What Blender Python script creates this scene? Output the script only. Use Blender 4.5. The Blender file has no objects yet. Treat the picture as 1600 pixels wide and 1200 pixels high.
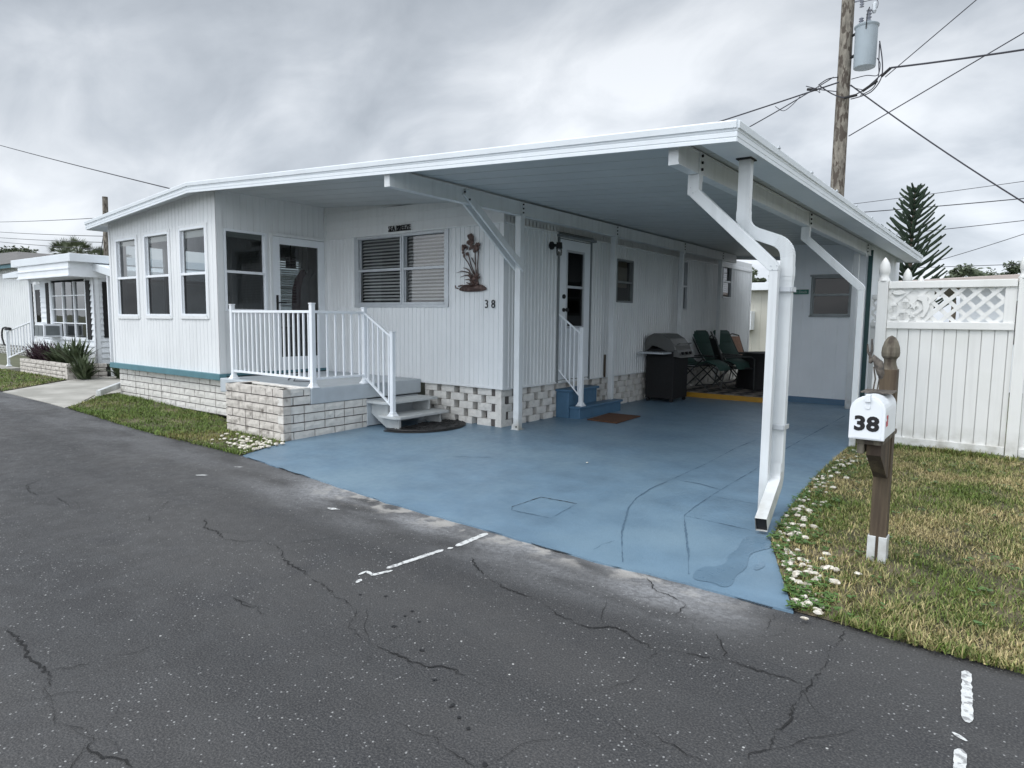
import bpy, math, random
import numpy as np
from mathutils import Vector, Matrix, noise
random.seed(7); np.random.seed(7)
S=bpy.context.scene; COL=S.collection
# ---------------------------------------------------------------- camera
YAW,PIT,ROL,FPX=math.radians(37.1768),math.radians(-5.576),math.radians(0.6471),1033.064
f=Vector((-math.sin(YAW)*math.cos(PIT),math.cos(YAW)*math.cos(PIT),math.sin(PIT)))
r=Vector((math.cos(YAW),math.sin(YAW),0)); u=r.cross(f)
r2=math.cos(ROL)*r+math.sin(ROL)*u; u2=-math.sin(ROL)*r+math.cos(ROL)*u
cd=bpy.data.cameras.new("camera"); cam=bpy.data.objects.new("camera",cd); COL.objects.link(cam)
M=Matrix((r2,u2,-f)).transposed().to_4x4(); M.translation=Vector((0,0,1.4)); cam.matrix_world=M
cd.sensor_width=36; cd.lens=FPX/1600*36; cd.clip_start=.05; cd.clip_end=2000; S.camera=cam
# ---------------------------------------------------------------- light
SUN_EL,SUN_AZ=math.radians(55),math.radians(205)
W=bpy.data.worlds.new("World"); S.world=W; W.use_nodes=True
nt=W.node_tree; nt.nodes.clear(); N=nt.nodes.new; L=nt.links.new
def wm(op,a,b=None,clamp=False,c=None):
    n=N("ShaderNodeMath"); n.operation=op; n.use_clamp=clamp
    for i,x in enumerate((a,b,c)):
        if x is None: continue
        if isinstance(x,(int,float)): n.inputs[i].default_value=x
        else: L(x,n.inputs[i])
    return n.outputs[0]
tc=N("ShaderNodeTexCoord"); sep=N("ShaderNodeSeparateXYZ"); L(tc.outputs["Generated"],sep.inputs[0])
zz=wm("ADD",wm("MAXIMUM",sep.outputs[2],0.0),0.5)
cb=N("ShaderNodeCombineXYZ"); L(wm("DIVIDE",sep.outputs[0],zz),cb.inputs[0]); L(wm("DIVIDE",sep.outputs[1],zz),cb.inputs[1])
mp=N("ShaderNodeMapping"); L(cb.outputs[0],mp.inputs[0]); mp.inputs["Location"].default_value=(3.1,1.7,0.4); mp.inputs["Rotation"].default_value=(0,0,math.radians(37)); mp.inputs["Scale"].default_value=(.8,1.2,1)
n1=N("ShaderNodeTexNoise"); n1.inputs["Scale"].default_value=2.0; n1.inputs["Detail"].default_value=4; n1.inputs["Roughness"].default_value=.42; n1.inputs["Distortion"].default_value=.25; L(mp.outputs[0],n1.inputs["Vector"])
n2=N("ShaderNodeTexNoise"); n2.inputs["Scale"].default_value=4.6; n2.inputs["Detail"].default_value=6; n2.inputs["Roughness"].default_value=.55; n2.inputs["Distortion"].default_value=.4; L(mp.outputs[0],n2.inputs["Vector"])
mx=wm("ADD",wm("MULTIPLY",n1.outputs[0],.72),wm("MULTIPLY",n2.outputs[0],.28))
cr=N("ShaderNodeValToRGB"); L(mx,cr.inputs[0])
e=cr.color_ramp.elements; e[0].position=.37; e[0].color=(.285,.320,.365,1); e[1].position=.62; e[1].color=(.735,.768,.81,1)
x=cr.color_ramp.elements.new(.49); x.color=(.463,.502,.552,1)
sk=N("ShaderNodeTexSky"); sk.sky_type='NISHITA'; sk.sun_disc=False; sk.sun_elevation=SUN_EL; sk.sun_rotation=SUN_AZ
b1=N("ShaderNodeBackground"); L(sk.outputs[0],b1.inputs[0]); b1.inputs[1].default_value=.005
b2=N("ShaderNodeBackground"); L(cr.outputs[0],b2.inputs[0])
# unseen extra sky brightness overhead and behind the viewer, to light the front walls
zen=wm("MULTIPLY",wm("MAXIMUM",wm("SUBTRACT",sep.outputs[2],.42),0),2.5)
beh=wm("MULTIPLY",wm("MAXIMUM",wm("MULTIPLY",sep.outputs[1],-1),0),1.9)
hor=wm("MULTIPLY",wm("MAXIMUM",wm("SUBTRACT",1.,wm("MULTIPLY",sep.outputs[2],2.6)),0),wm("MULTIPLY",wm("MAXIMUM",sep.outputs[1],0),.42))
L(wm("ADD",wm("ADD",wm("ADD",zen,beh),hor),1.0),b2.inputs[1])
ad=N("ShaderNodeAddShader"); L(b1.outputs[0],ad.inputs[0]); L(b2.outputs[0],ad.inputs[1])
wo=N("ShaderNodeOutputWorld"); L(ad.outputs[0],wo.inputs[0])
sl=bpy.data.lights.new("sun","SUN"); sl.energy=.9; sl.angle=math.radians(25); sl.color=(1,.95,.89)
so=bpy.data.objects.new("sun",sl); COL.objects.link(so)
sd=Vector((math.sin(SUN_AZ)*math.cos(SUN_EL),math.cos(SUN_AZ)*math.cos(SUN_EL),math.sin(SUN_EL)))
so.rotation_euler=sd.to_track_quat('Z','Y').to_euler()
S.view_settings.view_transform='Standard'; S.view_settings.look='None'; S.view_settings.exposure=0.2; S.view_settings.gamma=1
S.cycles.max_bounces=8; S.cycles.transparent_max_bounces=12
# ---------------------------------------------------------------- materials
def mat(name,col,rough=.6,var=.12,scale=3.,bump=0.,bscale=60.,metal=0.,spec=.5,col2=None,mscale=None,m0=.45,m1=.6,detail=5,stretch=None,streak=0.,grime=0.):
    m=bpy.data.materials.new(name); m.use_nodes=True; t=m.node_tree; n=t.nodes.new; l=t.links.new
    b=t.nodes["Principled BSDF"]; b.inputs["Roughness"].default_value=rough; b.inputs["Metallic"].default_value=metal
    b.inputs["Specular IOR Level"].default_value=spec
    g=n("ShaderNodeNewGeometry"); P=g.outputs["Position"]
    if stretch:
        q=n("ShaderNodeMapping"); q.inputs["Scale"].default_value=stretch; l(P,q.inputs[0]); P=q.outputs[0]
    def nz(s,d=detail,src=P):
        k=n("ShaderNodeTexNoise"); k.inputs["Scale"].default_value=s; k.inputs["Detail"].default_value=d; l(src,k.inputs["Vector"]); return k.outputs[0]
    def mixc(fac,a,c,mode='MIX'):
        k=n("ShaderNodeMix"); k.data_type='RGBA'; k.blend_type=mode; l(fac,k.inputs[0]) if not isinstance(fac,float) else setattr(k.inputs[0],'default_value',fac)
        for i,x in ((6,a),(7,c)):
            if isinstance(x,tuple): k.inputs[i].default_value=(*x,1)
            else: l(x,k.inputs[i])
        return k.outputs[2]
    def rng(v,a,b_,c=0.,d=1.):
        k=n("ShaderNodeMapRange"); l(v,k.inputs[0]); k.inputs[1].default_value=a; k.inputs[2].default_value=b_; k.inputs[3].default_value=c; k.inputs[4].default_value=d; return k.outputs[0]
    lo=tuple(c*(1-var) for c in col); hi=tuple(min(1,c*(1+var)) for c in col)
    c=mixc(rng(nz(scale),.3,.7),lo,hi)
    if col2: c=mixc(rng(nz(mscale or scale*.4),m0,m1),c,col2)
    if streak:
        q=n("ShaderNodeMapping"); q.inputs["Scale"].default_value=(14,14,.7); l(g.outputs["Position"],q.inputs[0])
        c=mixc(rng(nz(1.,6,q.outputs[0]),.5,.8,0,streak),c,tuple(x*.62 for x in col))
    if grime:
        z_=n("ShaderNodeSeparateXYZ"); l(g.outputs["Position"],z_.inputs[0]); a_=n("ShaderNodeMath"); a_.operation='MULTIPLY'; l(rng(z_.outputs[2],.30,-.02),a_.inputs[0]); l(rng(nz(9.,6,g.outputs["Position"]),.35,.7,.1,grime),a_.inputs[1])
        c=mixc(a_.outputs[0],c,(.27,.25,.19))
    l(c,b.inputs["Base Color"])
    rr=n("ShaderNodeMath"); rr.operation='MULTIPLY_ADD'; l(nz(scale*5,3),rr.inputs[0]); rr.inputs[1].default_value=.24; rr.inputs[2].default_value=rough-.12; rr.use_clamp=True; l(rr.outputs[0],b.inputs["Roughness"])
    if bump:
        k=n("ShaderNodeBump"); k.inputs["Strength"].default_value=min(1,bump); k.inputs["Distance"].default_value=.01; l(nz(bscale,4),k.inputs["Height"]); l(k.outputs[0],b.inputs["Normal"])
    m["c"]=1; return m
MT={}
MT['siding']=mat('painted siding',(.765,.78,.785),.45,.05,1.2,.05,30,streak=.30)
MT['siding2']=mat('painted vinyl siding',(.80,.83,.86),.5,.04,2,.03,30)
MT['white']=mat('white enamel',(.80,.83,.86),.38,.04,3,.03,40)
MT['whited']=mat('weathered white metal',(.70,.725,.735),.42,.06,3,.05,30,streak=.38,grime=.8)
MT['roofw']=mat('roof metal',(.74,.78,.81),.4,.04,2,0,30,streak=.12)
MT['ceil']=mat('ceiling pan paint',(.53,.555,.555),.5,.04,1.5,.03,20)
MT['teal']=mat('teal trim paint',(.085,.20,.235),.5,.12,5,.05,50)
MT['tealdk']=mat('dark green corner paint',(.025,.075,.075),.5,.1,5)
MT['block']=mat('split face block',(.69,.67,.63),.9,.10,14,.7,70,col2=(.42,.40,.37),mscale=9,m0=.60,m1=.78)
MT['blockd']=mat('stained block',(.60,.56,.51),.92,.15,14,.9,70,col2=(.24,.215,.19),mscale=9,m0=.54,m1=.72)
MT['dark_backing']=mat('dark joint',(.10,.09,.085),.95,.2,20)
MT['gray']=mat('grey deck paint',(.46,.50,.53),.55,.07,6,.08,60)
MT['wood_gray']=mat('painted step boards',(.50,.52,.52),.6,.1,8,.15,60,stretch=(1,1,1))
MT['blue']=mat('blue step paint',(.065,.145,.235),.45,.12,6,.08,60)
MT['alu']=mat('aluminium frame',(.52,.545,.57),.4,.06,10,.03,60,metal=.3)
MT['alud']=mat('dark anodised frame',(.20,.22,.225),.4,.1,10,metal=.4)
MT['dark']=mat('dark interior',(.025,.025,.026),.8,.3,1.5)
MT['room']=mat('room wall',(.13,.12,.11),.8,.15,1.5)
MT['blind']=mat('blind slat',(.80,.80,.78),.5,.05,3)
MT['shade']=mat('roller shade',(.62,.62,.58),.8,.05,3)
MT['black']=mat('black paint',(.008,.008,.009),.72,.2,12)
MT['rubber']=mat('black rubber',(.02,.02,.021),.6,.3,40,.6,90)
MT['coir']=mat('brown coir',(.12,.055,.028),.95,.25,60,.8,300)
MT['steel']=mat('stainless lid',(.15,.15,.145),.38,.06,8,metal=.6)
MT['bronze']=mat('copper brown metal',(.075,.045,.038),.45,.35,30,.2,80,metal=.3,col2=(.20,.13,.11),mscale=18,m0=.5,m1=.7)
MT['green']=mat('green sling fabric',(.032,.075,.062),.8,.12,14,.2,200)
MT['tan']=mat('tan sling fabric',(.26,.15,.10),.8,.12,14)
MT['cframe']=mat('chair frame',(.06,.065,.065),.4,.2,14,metal=.5)
MT['vinyl']=mat('fence vinyl',(.78,.78,.76),.4,.035,1.5,.02,30,streak=.28,grime=.95,col2=(.66,.67,.62),mscale=1.3,m0=.58,m1=.85)
MT['wood']=mat('weathered treated wood',(.165,.145,.11),.85,.3,30,.6,120,stretch=(1,1,.10),col2=(.065,.052,.04),mscale=22,m0=.42,m1=.6)
MT['woodd']=mat('damp brown wood',(.105,.078,.05),.8,.3,30,.4,120,stretch=(1,1,.08),col2=(.055,.037,.026),mscale=12)
MT['pole']=mat('utility pole wood',(.20,.18,.15),.9,.4,14,.8,60,stretch=(1,1,.35),col2=(.08,.065,.052),mscale=15,m0=.5,m1=.56)
MT['trafo']=mat('transformer grey',(.31,.355,.385),.45,.05,4)
MT['wire']=mat('cable black',(.035,.035,.045),.6,.1,4)
MT['insul']=mat('insulator grey',(.25,.26,.30),.3,.1,8)
MT['rust']=mat('rusty metal',(.125,.108,.09),.8,.35,40,.5,90,col2=(.06,.052,.047),mscale=30)
MT['signg']=mat('green sign paint',(.03,.16,.12),.5,.1,12)
MT['signt']=mat('sign lettering',(.42,.52,.47),.5,.05,12)
MT['yellow']=mat('yellow edge paint',(.42,.22,.015),.55,.12,8)
MT['roofb']=mat('brown shingle',(.14,.135,.13),.95,.2,8,.5,40)
MT['roofp']=mat('pinkish roof fascia',(.50,.43,.40),.7,.08,3)
MT['beige']=mat('beige siding',(.50,.49,.43),.6,.05,1.5,streak=.12)
MT['bark']=mat('bark',(.10,.08,.06),.95,.3,10,.6,30)
MT['pine']=mat('pine foliage',(.022,.040,.022),.8,.35,3)
MT['leafd']=mat('olive foliage',(.065,.085,.045),.7,.35,2)
MT['palm']=mat('palm frond',(.14,.165,.10),.7,.3,3)
MT['purple']=mat('purple leaf',(.055,.025,.04),.6,.35,8)
MT['leafg']=mat('strap leaf',(.075,.10,.05),.6,.4,8)
MT['shell']=mat('white shell',(.66,.62,.54),.6,.3,45,col2=(.40,.35,.27),mscale=38,m0=.5,m1=.65)
MT['fabricr']=mat('dark red cloth',(.09,.02,.025),.9,.2,9)
MT['fabricg']=mat('grey cloth',(.13,.13,.125),.9,.2,9)
MT['fabricb']=mat('blue grey cloth',(.12,.16,.20),.9,.2,9)
MT['beigec']=mat('cream curtain',(.35,.30,.20),.9,.1,9)
MT['red']=mat('red plastic',(.55,.06,.07),.5,.1,9)
MT['gutter_in']=MT['black']
def glass(name,tint=(.8,.85,.86),refl=1.):
    m=bpy.data.materials.new(name); m.use_nodes=True; t=m.node_tree; t.nodes.clear(); n=t.nodes.new; l=t.links.new
    o=n("ShaderNodeOutputMaterial"); tr=n("ShaderNodeBsdfTransparent"); tr.inputs[0].default_value=(*tint,1)
    gl=n("ShaderNodeBsdfGlossy"); gl.inputs["Roughness"].default_value=.015
    fr=n("ShaderNodeFresnel"); fr.inputs[0].default_value=1.6
    k=n("ShaderNodeMath"); k.operation='MULTIPLY'; k.use_clamp=True; k.inputs[1].default_value=refl; l(fr.outputs[0],k.inputs[0])
    no=n("ShaderNodeTexNoise"); no.inputs["Scale"].default_value=1.6; g=n("ShaderNodeNewGeometry"); l(g.outputs["Position"],no.inputs["Vector"])
    bp=n("ShaderNodeBump"); bp.inputs["Strength"].default_value=.12; bp.inputs["Distance"].default_value=.02; l(no.outputs[0],bp.inputs["Height"]); l(bp.outputs[0],gl.inputs["Normal"])
    mx=n("ShaderNodeMixShader"); l(k.outputs[0],mx.inputs[0]); l(tr.outputs[0],mx.inputs[1]); l(gl.outputs[0],mx.inputs[2]); l(mx.outputs[0],o.inputs[0])
    return m
MT['glassc']=glass('clear window glass',(.82,.85,.86),1.5)
MT['glass']=glass('window glass',(.55,.59,.60),1.6)
MT['glassd']=glass('screened glass',(.13,.14,.145),.5)
# ---------------------------------------------------------------- mesh tools
ORG={}
def zg(x,y):
    b=0. if y>=6.3 else (-.055 if y<3.6 else -.055*(6.3-y)/2.7)
    t=min(1,max(0,(-8-x)/4)); t=t*t*(3-2*t); return b+.1*t
class F:
    def __init__(s,o,uu,n): s.o=Vector(o); s.u=Vector(uu).normalized(); s.n=Vector(n).normalized(); s.v=Vector((0,0,1))
    def p(s,a,b,c): return s.o+s.u*a+s.v*b+s.n*c
class MB:
    def __init__(s): s.v=[]; s.f=[]
    def add(s,vs,fs):
        k=len(s.v); s.v+= [tuple(p) for p in vs]; s.f+=[tuple(i+k for i in q) for q in fs]; return s
    def hexa(s,c): return s.add(c,[(0,3,2,1),(4,5,6,7),(0,1,5,4),(1,2,6,5),(2,3,7,6),(3,0,4,7)])
    def box(s,x0,x1,y0,y1,z0,z1): return s.hexa([(x0,y0,z0),(x1,y0,z0),(x1,y1,z0),(x0,y1,z0),(x0,y0,z1),(x1,y0,z1),(x1,y1,z1),(x0,y1,z1)])
    def fb(s,f,u0,u1,v0,v1,n0,n1): return s.hexa([f.p(u0,v0,n1),f.p(u1,v0,n1),f.p(u1,v0,n0),f.p(u0,v0,n0),f.p(u0,v1,n1),f.p(u1,v1,n1),f.p(u1,v1,n0),f.p(u0,v1,n0)])
    def tube(s,path,r,k=8,cap=True):
        P=[Vector(p) for p in path]; R=r if isinstance(r,(list,tuple)) else [r]*len(P); vs=[]; fs=[]
        a=None
        for i,p in enumerate(P):
            t=(P[min(i+1,len(P)-1)]-P[max(i-1,0)]).normalized()
            if a is None: a=t.orthogonal().normalized()
            a=(a-t*a.dot(t)); a=a.normalized() if a.length>1e-6 else t.orthogonal().normalized(); b=t.cross(a)
            for j in range(k):
                w=2*math.pi*j/k; vs.append(p+(a*math.cos(w)+b*math.sin(w))*R[i])
        for i in range(len(P)-1):
            for j in range(k): fs.append((i*k+j,i*k+(j+1)%k,(i+1)*k+(j+1)%k,(i+1)*k+j))
        if cap: fs.append(tuple(range(k))[::-1]); fs.append(tuple((len(P)-1)*k+j for j in range(k)))
        return s.add(vs,fs)
    def sweep(s,path,prof,uref,cap=True,scales=None):
        """prof: list of (a,b) in the plane across the path; a along uref, b along the other normal"""
        P=[Vector(p) for p in path]; vs=[]; fs=[]; k=len(prof); U=Vector(uref)
        for i,p in enumerate(P):
            t=(P[min(i+1,len(P)-1)]-P[max(i-1,0)]).normalized(); a=(U-t*U.dot(t)).normalized(); b=t.cross(a)
            for (x,y) in prof: vs.append(p+a*x+b*y)
        for i in range(len(P)-1):
            for j in range(k): fs.append((i*k+j,i*k+(j+1)%k,(i+1)*k+(j+1)%k,(i+1)*k+j))
        if cap: fs.append(tuple(range(k))[::-1]); fs.append(tuple((len(P)-1)*k+j for j in range(k)))
        return s.add(vs,fs)
    def lathe(s,c,prof,k=16,sq=0):
        """prof: (radius, z); sq: square section when 1"""
        vs=[]; fs=[]; n=len(prof)
        for (r_,z) in prof:
            for j in range(k):
                w=2*math.pi*(j+.5)/k; m=1.
                if sq: m=1/max(abs(math.cos(w)),abs(math.sin(w)))
                vs.append((c[0]+r_*m*math.cos(w),c[1]+r_*m*math.sin(w),c[2]+z))
        for i in range(n-1):
            for j in range(k): fs.append((i*k+j,i*k+(j+1)%k,(i+1)*k+(j+1)%k,(i+1)*k+j))
        fs.append(tuple(range(k))[::-1]); fs.append(tuple((n-1)*k+j for j in range(k)))
        return s.add(vs,fs)
    def prism(s,pts,off):
        n=len(pts); o=Vector(off); a=[Vector(p) for p in pts]
        return s.add(a+[p+o for p in a],[tuple(range(n))[::-1],tuple(range(n,2*n))]+[(i,(i+1)%n,n+(i+1)%n,n+i) for i in range(n)])
    def build(s,name,m,parent=None,smooth=False,bevel=0.,seg=2,org=None,label=None,flat=False):
        o0=ORG.get(parent.name,Vector((0,0,0))) if parent else Vector((0,0,0))
        if org is not None: o0=Vector(org)
        me=bpy.data.meshes.new(name); me.from_pydata([tuple(Vector(p)-o0) for p in s.v],[],s.f)
        for q in (m if isinstance(m,list) else [m]): me.materials.append(MT[q] if isinstance(q,str) else q)
        if smooth:
            me.polygons.foreach_set('use_smooth',[True]*len(me.polygons))
        me.update(); o=bpy.data.objects.new(name,me); COL.objects.link(o)
        if parent: o.parent=parent; ORG[o.name]=o0
        elif org is not None: o.location=o0
        if bevel:
            b=o.modifiers.new('b','BEVEL'); b.width=bevel; b.segments=seg; b.limit_method='ANGLE'; b.angle_limit=math.radians(40)
        if smooth and not flat:
            try:
                w=o.modifiers.new('e','EDGE_SPLIT'); w.split_angle=math.radians(42)
            except Exception: pass
        if label: o['label']=label
        return o
def thing(name,label,cat,loc=(0,0,0),group=None,rz=0.):
    o=bpy.data.objects.new(name,None); COL.objects.link(o); o.location=loc; o.rotation_euler=(0,0,rz); o.empty_display_size=.2
    ORG[o.name]=Vector(loc); o['label']=label; o['category']=cat
    if group: o['group']=group
    return o
def tag(o,label=None,cat=None,group=None,kind=None):
    for k,v in (('label',label),('category',cat),('group',group),('kind',kind)):
        if v: o[k]=v
    return o
def copytree(o,parent=None):
    c=o.copy(); COL.objects.link(c); c.parent=parent
    for ch in list(o.children): copytree(ch,c)
    return c
def text(body,m,parent,fr,uc,vc,h,n0,depth,name='lettering',bold=0.,sx=1.,org=None,sp=1.,width=None):
    cu=bpy.data.curves.new('t','FONT'); cu.body=body; cu.size=1; cu.align_x='CENTER'; cu.offset=bold; cu.space_character=sp; cu.resolution_u=3
    to=bpy.data.objects.new('t',cu); COL.objects.link(to); dg=bpy.context.evaluated_depsgraph_get(); me=bpy.data.meshes.new_from_object(to.evaluated_get(dg))
    vs=[v.co.copy() for v in me.vertices]; fs=[tuple(p.vertices) for p in me.polygons]; bpy.data.objects.remove(to)
    y0=min(v.y for v in vs); y1=max(v.y for v in vs); k=h/(y1-y0); mb=MB()
    if width: sx=width/k/(max(v.x for v in vs)-min(v.x for v in vs))
    mb.add([fr.p(uc+v.x*k*sx,vc+(v.y-(y0+y1)/2)*k,n0+depth) for v in vs],fs)
    # rim: extrude boundary edges back
    from collections import Counter
    ec=Counter(); dr={}
    for q in fs:
        for i in range(len(q)):
            a,b=q[i],q[(i+1)%len(q)]; ec[frozenset((a,b))]+=1; dr[frozenset((a,b))]=(a,b)
    nb=len(vs); mb.v+=[tuple(fr.p(uc+v.x*k*sx,vc+(v.y-(y0+y1)/2)*k,n0)) for v in vs]
    for e_,c in ec.items():
        if c==1: a,b=dr[e_]; mb.f.append((b,a,nb+a,nb+b))
    return mb.build(name,m,parent,org=org)
ROADCR=[[[-3.68,0.92],[-3.59,0.94],[-3.47,0.94],[-3.36,0.92],[-3.25,0.91],[-3.17,0.92],[-3.05,0.91],[-2.98,0.89],[-2.91,0.85],[-2.83,0.85],[-2.72,0.82],[-2.65,0.81],[-2.6,0.83],[-2.53,0.86],[-2.47,0.86],[-2.43,0.83],[-2.38,0.82],[-2.32,0.83],[-2.28,0.86],[-2.19,0.87]],[[-3.08,0.93],[-3.04,0.98],[-3.02,1.06],[-2.99,1.14],[-2.96,1.23],[-2.97,1.32],[-2.97,1.38]],[[-2.94,0.72],[-2.94,0.77],[-2.9,0.82]],[[-6.9,2.17],[-6.68,1.92],[-6.4,1.86],[-6.24,1.88]],[[-6.05,1.94],[-5.77,1.92],[-5.63,1.89],[-5.51,1.93]],[[-4.59,2.39],[-4.39,2.28],[-4.24,2.29],[-4.06,2.24],[-3.95,2.28],[-3.88,2.35],[-3.69,2.39],[-3.52,2.31],[-3.38,2.25],[-3.21,2.23],[-3.06,2.19],[-2.93,2.18],[-2.79,2.13],[-2.66,2.11],[-2.54,2.08],[-2.49,2.01],[-2.44,1.95],[-2.31,1.91],[-2.22,1.9],[-2.14,1.9],[-2.06,1.91],[-1.96,1.9],[-1.89,1.91],[-1.82,1.96],[-1.73,1.96],[-1.64,1.95],[-1.61,1.95]],[[-3.17,1.78],[-3.03,1.77],[-2.94,1.79],[-2.83,1.76]],[[-4.81,2.1],[-5.0,2.18],[-5.12,2.31],[-5.26,2.44]],[[-2.16,1.88],[-2.13,1.81],[-2.09,1.72]],[[-2.58,3.01],[-2.46,2.91],[-2.3,2.83],[-2.14,2.77],[-2.0,2.76],[-1.9,2.76],[-1.8,2.71],[-1.69,2.67],[-1.55,2.65],[-1.45,2.72],[-1.37,2.73],[-1.39,2.72],[-1.3,2.68],[-1.23,2.67],[-1.18,2.65],[-1.13,2.68],[-1.04,2.72],[-0.96,2.74],[-0.9,2.76],[-0.83,2.76],[-0.79,2.76],[-0.75,2.77],[-0.67,2.77],[-0.6,2.77],[-0.57,2.77]],[[-0.55,3.39],[-0.56,3.22],[-0.57,3.13],[-0.56,3.02],[-0.56,2.86],[-0.57,2.76],[-0.58,2.65],[-0.58,2.51],[-0.57,2.45],[-0.59,2.39],[-0.58,2.3],[-0.59,2.24],[-0.62,2.2],[-0.61,2.14],[-0.61,2.11]],[[-1.59,3.4],[-1.46,3.25],[-1.38,3.24],[-1.27,3.19],[-1.19,3.2],[-1.12,3.2]],[[-1.27,3.19],[-1.26,3.04]],[[-1.03,2.97],[-0.98,2.9],[-0.91,2.78]],[[-1.18,2.65],[-1.17,2.53]],[[-0.95,2.09],[-0.86,2.07],[-0.78,2.05],[-0.7,2.04]],[[-0.87,3.39],[-0.86,3.23],[-0.85,3.07]],[[-1.71,1.56],[-1.61,1.57],[-1.54,1.59],[-1.45,1.57],[-1.37,1.57],[-1.32,1.56]]]
SLABCR=[[[-1.8,3.5],[-1.92,3.72],[-2.06,3.98],[-2.29,4.53],[-2.36,4.8],[-2.39,5.14],[-2.37,5.61],[-2.35,6.32],[-2.4,7.32],[-2.38,7.95]],[[-1.41,3.57],[-1.54,3.88],[-1.78,4.4],[-1.87,4.61],[-1.89,4.87],[-1.9,5.44],[-1.89,6.3],[-1.95,7.55],[-1.98,10.97]],[[-2.33,5.53],[-2.13,5.53],[-1.9,5.45]],[[-1.85,5.21],[-1.54,5.21]],[[-1.85,4.59],[-1.61,4.58],[-1.36,4.56]],[[-2.05,3.58],[-2.05,3.71],[-2.02,3.81]]]
# ================================================================ SETTING
def road_mat():
    m=bpy.data.materials.new('asphalt'); m.use_nodes=True; t=m.node_tree; n=t.nodes.new; l=t.links.new; b=t.nodes["Principled BSDF"]
    g=n("ShaderNodeNewGeometry"); P=g.outputs["Position"]; sp=n("ShaderNodeSeparateXYZ"); l(P,sp.inputs[0])
    def nz(s,d=5,sc=None):
        k=n("ShaderNodeTexNoise"); k.inputs["Scale"].default_value=s; k.inputs["Detail"].default_value=d; src=P
        if sc: q=n("ShaderNodeMapping"); q.inputs["Scale"].default_value=sc; l(P,q.inputs[0]); src=q.outputs[0]
        l(src,k.inputs["Vector"]); return k.outputs[0]
    def rng(v,a,b_,c=0.,d=1.):
        k=n("ShaderNodeMapRange"); l(v,k.inputs[0]); k.interpolation_type='SMOOTHSTEP'
        for i,x in enumerate((a,b_,c,d)): k.inputs[i+1].default_value=x
        return k.outputs[0]
    def mul(a,c):
        k=n("ShaderNodeMath"); k.operation='MULTIPLY'
        for i,x in enumerate((a,c)):
            if isinstance(x,float): k.inputs[i].default_value=x
            else: l(x,k.inputs[i])
        return k.outputs[0]
    def mix(fac,a,c):
        k=n("ShaderNodeMix"); k.data_type='RGBA'; l(fac,k.inputs[0])
        for i,x in ((6,a),(7,c)):
            if isinstance(x,tuple): k.inputs[i].default_value=(*x,1)
            else: l(x,k.inputs[i])
        return k.outputs[2]
    c=mix(rng(nz(.8,6,(.35,1.4,1)),.35,.65),(.023,.024,.0265),(.047,.0465,.047))
    c=mix(mul(rng(nz(2.6,5),.52,.75),.6),c,(.020,.021,.025))
    c=mix(rng(nz(120,3),.35,.75,0,.55),c,(.125,.12,.115))
    # light aggregate chips
    v=n("ShaderNodeTexVoronoi"); v.inputs["Scale"].default_value=60; l(P,v.inputs["Vector"])
    sx=n("ShaderNodeSeparateColor"); l(v.outputs["Color"],sx.inputs[0])
    chip=mul(rng(v.outputs["Distance"],.30,.16),rng(sx.outputs[0],.80,.86)); chip=mul(chip,rng(nz(1.3,4),.38,.58,.3,1.))
    c=mix(mul(chip,.85),c,(.36,.36,.355))
    v2=n("ShaderNodeTexVoronoi"); v2.inputs["Scale"].default_value=26; l(P,v2.inputs["Vector"])
    s2=n("ShaderNodeSeparateColor"); l(v2.outputs["Color"],s2.inputs[0])
    c=mix(mul(rng(v2.outputs["Distance"],.17,.09),rng(s2.outputs[0],.965,.98)),c,(.5,.5,.48))
    # pale cement dust along the slab edge
    d=mul(rng(sp.outputs[1],2.72,3.45),mul(rng(sp.outputs[0],-5.6,-4.4,.25,1.),rng(sp.outputs[0],-.75,-1.15)))
    d=mul(d,rng(nz(1.9,6,(.6,1.6,1)),.30,.66)); d=mul(d,rng(nz(40,4),.25,.7,.45,1.))
    c=mix(mul(d,.9),c,(.33,.335,.345))
    d2=mul(rng(sp.outputs[1],3.22,3.42),mul(rng(sp.outputs[0],-4.9,-4.3),rng(sp.outputs[0],-.8,-1.5))); d2=mul(d2,rng(nz(6,6),.45,.6))
    c=mix(mul(d2,.75),c,(.44,.42,.39))
    l(c,b.inputs["Base Color"]); l(rng(nz(7,5),.3,.7,.58,.86),b.inputs["Roughness"])
    bp=n("ShaderNodeBump"); bp.inputs["Strength"].default_value=.9; bp.inputs["Distance"].default_value=.006; l(nz(130,4),bp.inputs["Height"])
    b3=n("ShaderNodeBump"); b3.inputs["Strength"].default_value=.5; b3.inputs["Distance"].default_value=.02; l(nz(9,5),b3.inputs["Height"]); l(bp.outputs[0],b3.inputs["Normal"]); l(b3.outputs[0],b.inputs["Normal"])
    return m
MT['road']=road_mat()
MT['slab']=mat('blue painted concrete',(.135,.216,.294),.42,.13,3.2,.14,70,col2=(.182,.270,.340),mscale=.9,m0=.45,m1=.68)
MT['slabw']=mat('wet blue concrete',(.124,.198,.268),.30,.13,3.2,.05,70)
MT['joint']=mat('slab joint',(.075,.13,.185),.7,.2,30)
MT['crack']=mat('dark crack',(.012,.012,.012),.95,.2,30)  # even near-black for cracks, the slab edge gap and the hatch edge
MT['mark']=mat('worn white road paint',(.62,.63,.62),.7,.1,30,.5,120,col2=(.28,.28,.28),mscale=35,m0=.52,m1=.62)
MT['oil']=mat('oil spot',(.012,.012,.013),.5,.2,30)
MT['conc']=mat('concrete drive',(.40,.385,.35),.9,.12,2.5,.4,60,col2=(.29,.28,.25),mscale=1.2)
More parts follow.
